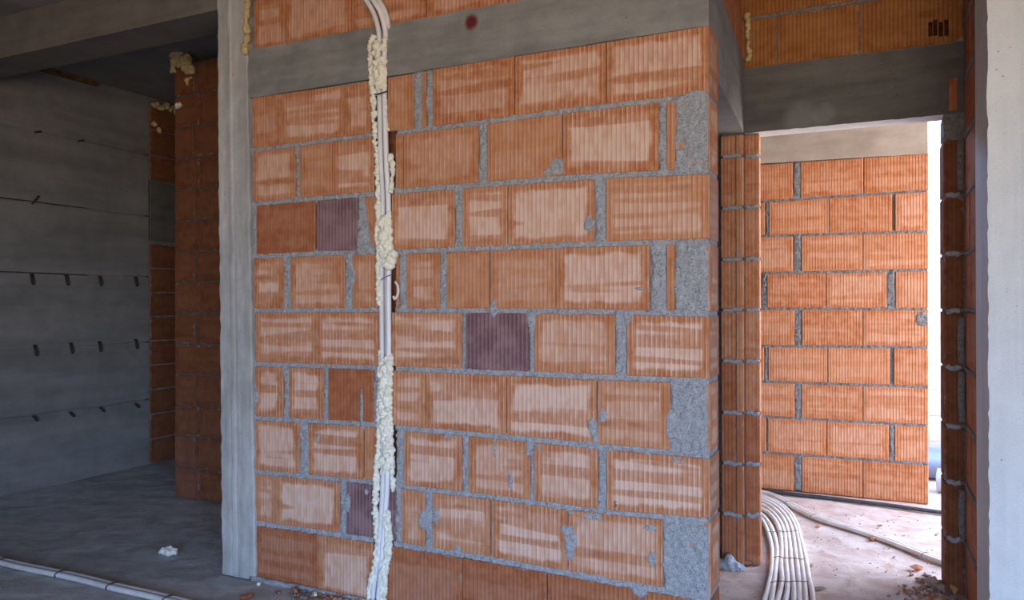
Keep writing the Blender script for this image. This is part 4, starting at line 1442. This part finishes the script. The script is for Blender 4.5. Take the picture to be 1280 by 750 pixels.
for k in range(160):
    px = random.gauss(1165, 22); py = random.gauss(738, 9)
    p = fpt_(px, py, 0)
    if p.x > .34:
        continue
    s_ = random.uniform(.004, .012)
    shard(grit, Vector((p.x, p.y, -.003)), (s_ * 1.4, s_, s_ * .8), random.choice([RUBBLE, SHARD, RUBBLE]), 2500 + k)
tag(grit.build('grit'), 'fine brick grit scattered over the hall and far room floor', 'grit', kind='stuff')
# mortar dropped at the foot of jamb
p = at(910, 709, 'z', 0)
mp = []
for _ in range(60):
    a = random.uniform(0, 6.28); q = random.random() ** .6
    mp.append((Vector((p.x + math.cos(a) * q * .075, p.y + math.sin(a) * q * .04, .055 * (1 - q) ** 1.2 - .004)), random.uniform(.010, .02)))
foam('mortar_lump', mp, MORTAR, .006, 251, 'grey mortar lump dropped at the foot of the hall jamb', 'mortar', amp=.004)
# skirting of mortar under the first course at the left
sk = MB()
pts = [(x, YM - .006, .002 + random.uniform(-.002, .004)) for x in np.linspace(UL, -1.75, 18)]
sk.tube(pts, .014, MORTAR, 8, .03)
tag(sk.build('trim_1'), 'rough mortar fillet at the foot of the brick wall', 'trim', kind='structure')
# foam scrap on the left floor
p = fpt_(210, 694, 0)
foam('foam_scrap', [(p + Vector((dx, dy, .018 + dz)), r_) for (dx, dy, dz, r_) in ((-.03, 0, 0, .02), (0, .005, .004, .024), (.03, .012, .002, .021), (-.045, -.005, -.006, .012), (.014, -.012, 0, .018))],
     FOAM_WHITE, .0045, 261, 'white foam scrap lying alone on the left room floor', 'foam', amp=.004)

# ------------------------------------------------------------------ daylight
w = bpy.data.worlds.new('sky')
SC.world = w
w.use_nodes = True
t = w.node_tree
t.nodes.clear()
out = t.nodes.new('ShaderNodeOutputWorld')
bg = t.nodes.new('ShaderNodeBackground')
tc = t.nodes.new('ShaderNodeTexCoord')
sp = t.nodes.new('ShaderNodeSeparateXYZ')
rm = t.nodes.new('ShaderNodeValToRGB')
mr = t.nodes.new('ShaderNodeMapRange')
mr.inputs[1].default_value = -1; mr.inputs[2].default_value = 1
t.links.new(tc.outputs['Generated'], sp.inputs[0])
t.links.new(sp.outputs[2], mr.inputs[0])
t.links.new(mr.outputs[0], rm.inputs[0])
t.links.new(rm.outputs[0], bg.inputs[0])
t.links.new(bg.outputs[0], out.inputs[0])
cr = rm.color_ramp
cr.elements[0].position = 0.0; cr.elements[0].color = (.46, .34, .24, 1)
cr.elements[1].position = 1.0; cr.elements[1].color = (.30, .56, 1.2, 1)
for pos, colr in ((.47, (.60, .46, .34, 1)), (.505, (.80, .86, .95, 1)), (.58, (.50, .76, 1.3, 1))):
    e = cr.elements.new(pos); e.color = colr
bg.inputs[1].default_value = 7.6


def portal(loc, size, rot):
    l = bpy.data.lights.new('daylight_portal', 'AREA')
    l.shape = 'RECTANGLE'; l.size, l.size_y = size
    l.cycles.is_portal = True
    o = bpy.data.objects.new('daylight_portal', l)
    o.location = loc; o.rotation_euler = rot
    COL.objects.link(o)


portal((.9, -3.2, 1.15), (3.4, 2.3), (math.radians(90), 0, 0))
portal((2.6, -1.6, 1.15), (2.0, 2.3), (math.radians(90), 0, math.radians(90)))
# daylight of the open side of the far room
l = bpy.data.lights.new('far_room_daylight', 'AREA')
l.shape = 'RECTANGLE'; l.size = 2.6; l.size_y = 2.2
l.energy = 58; l.color = (1.0, .84, .70)
o = bpy.data.objects.new('far_room_daylight', l)
o.location = (1.75, 5.2, 1.35); o.rotation_euler = (math.radians(90), 0, math.radians(90))
COL.objects.link(o)

SC.cycles.use_denoising = True
SC.cycles.max_bounces = 8
SC.cycles.diffuse_bounces = 6
SC.view_settings.view_transform = 'Standard'
SC.view_settings.look = 'None'
SC.view_settings.gamma = 1.0
SC.view_settings.use_curve_mapping = False
SC.view_settings.exposure = 0.72
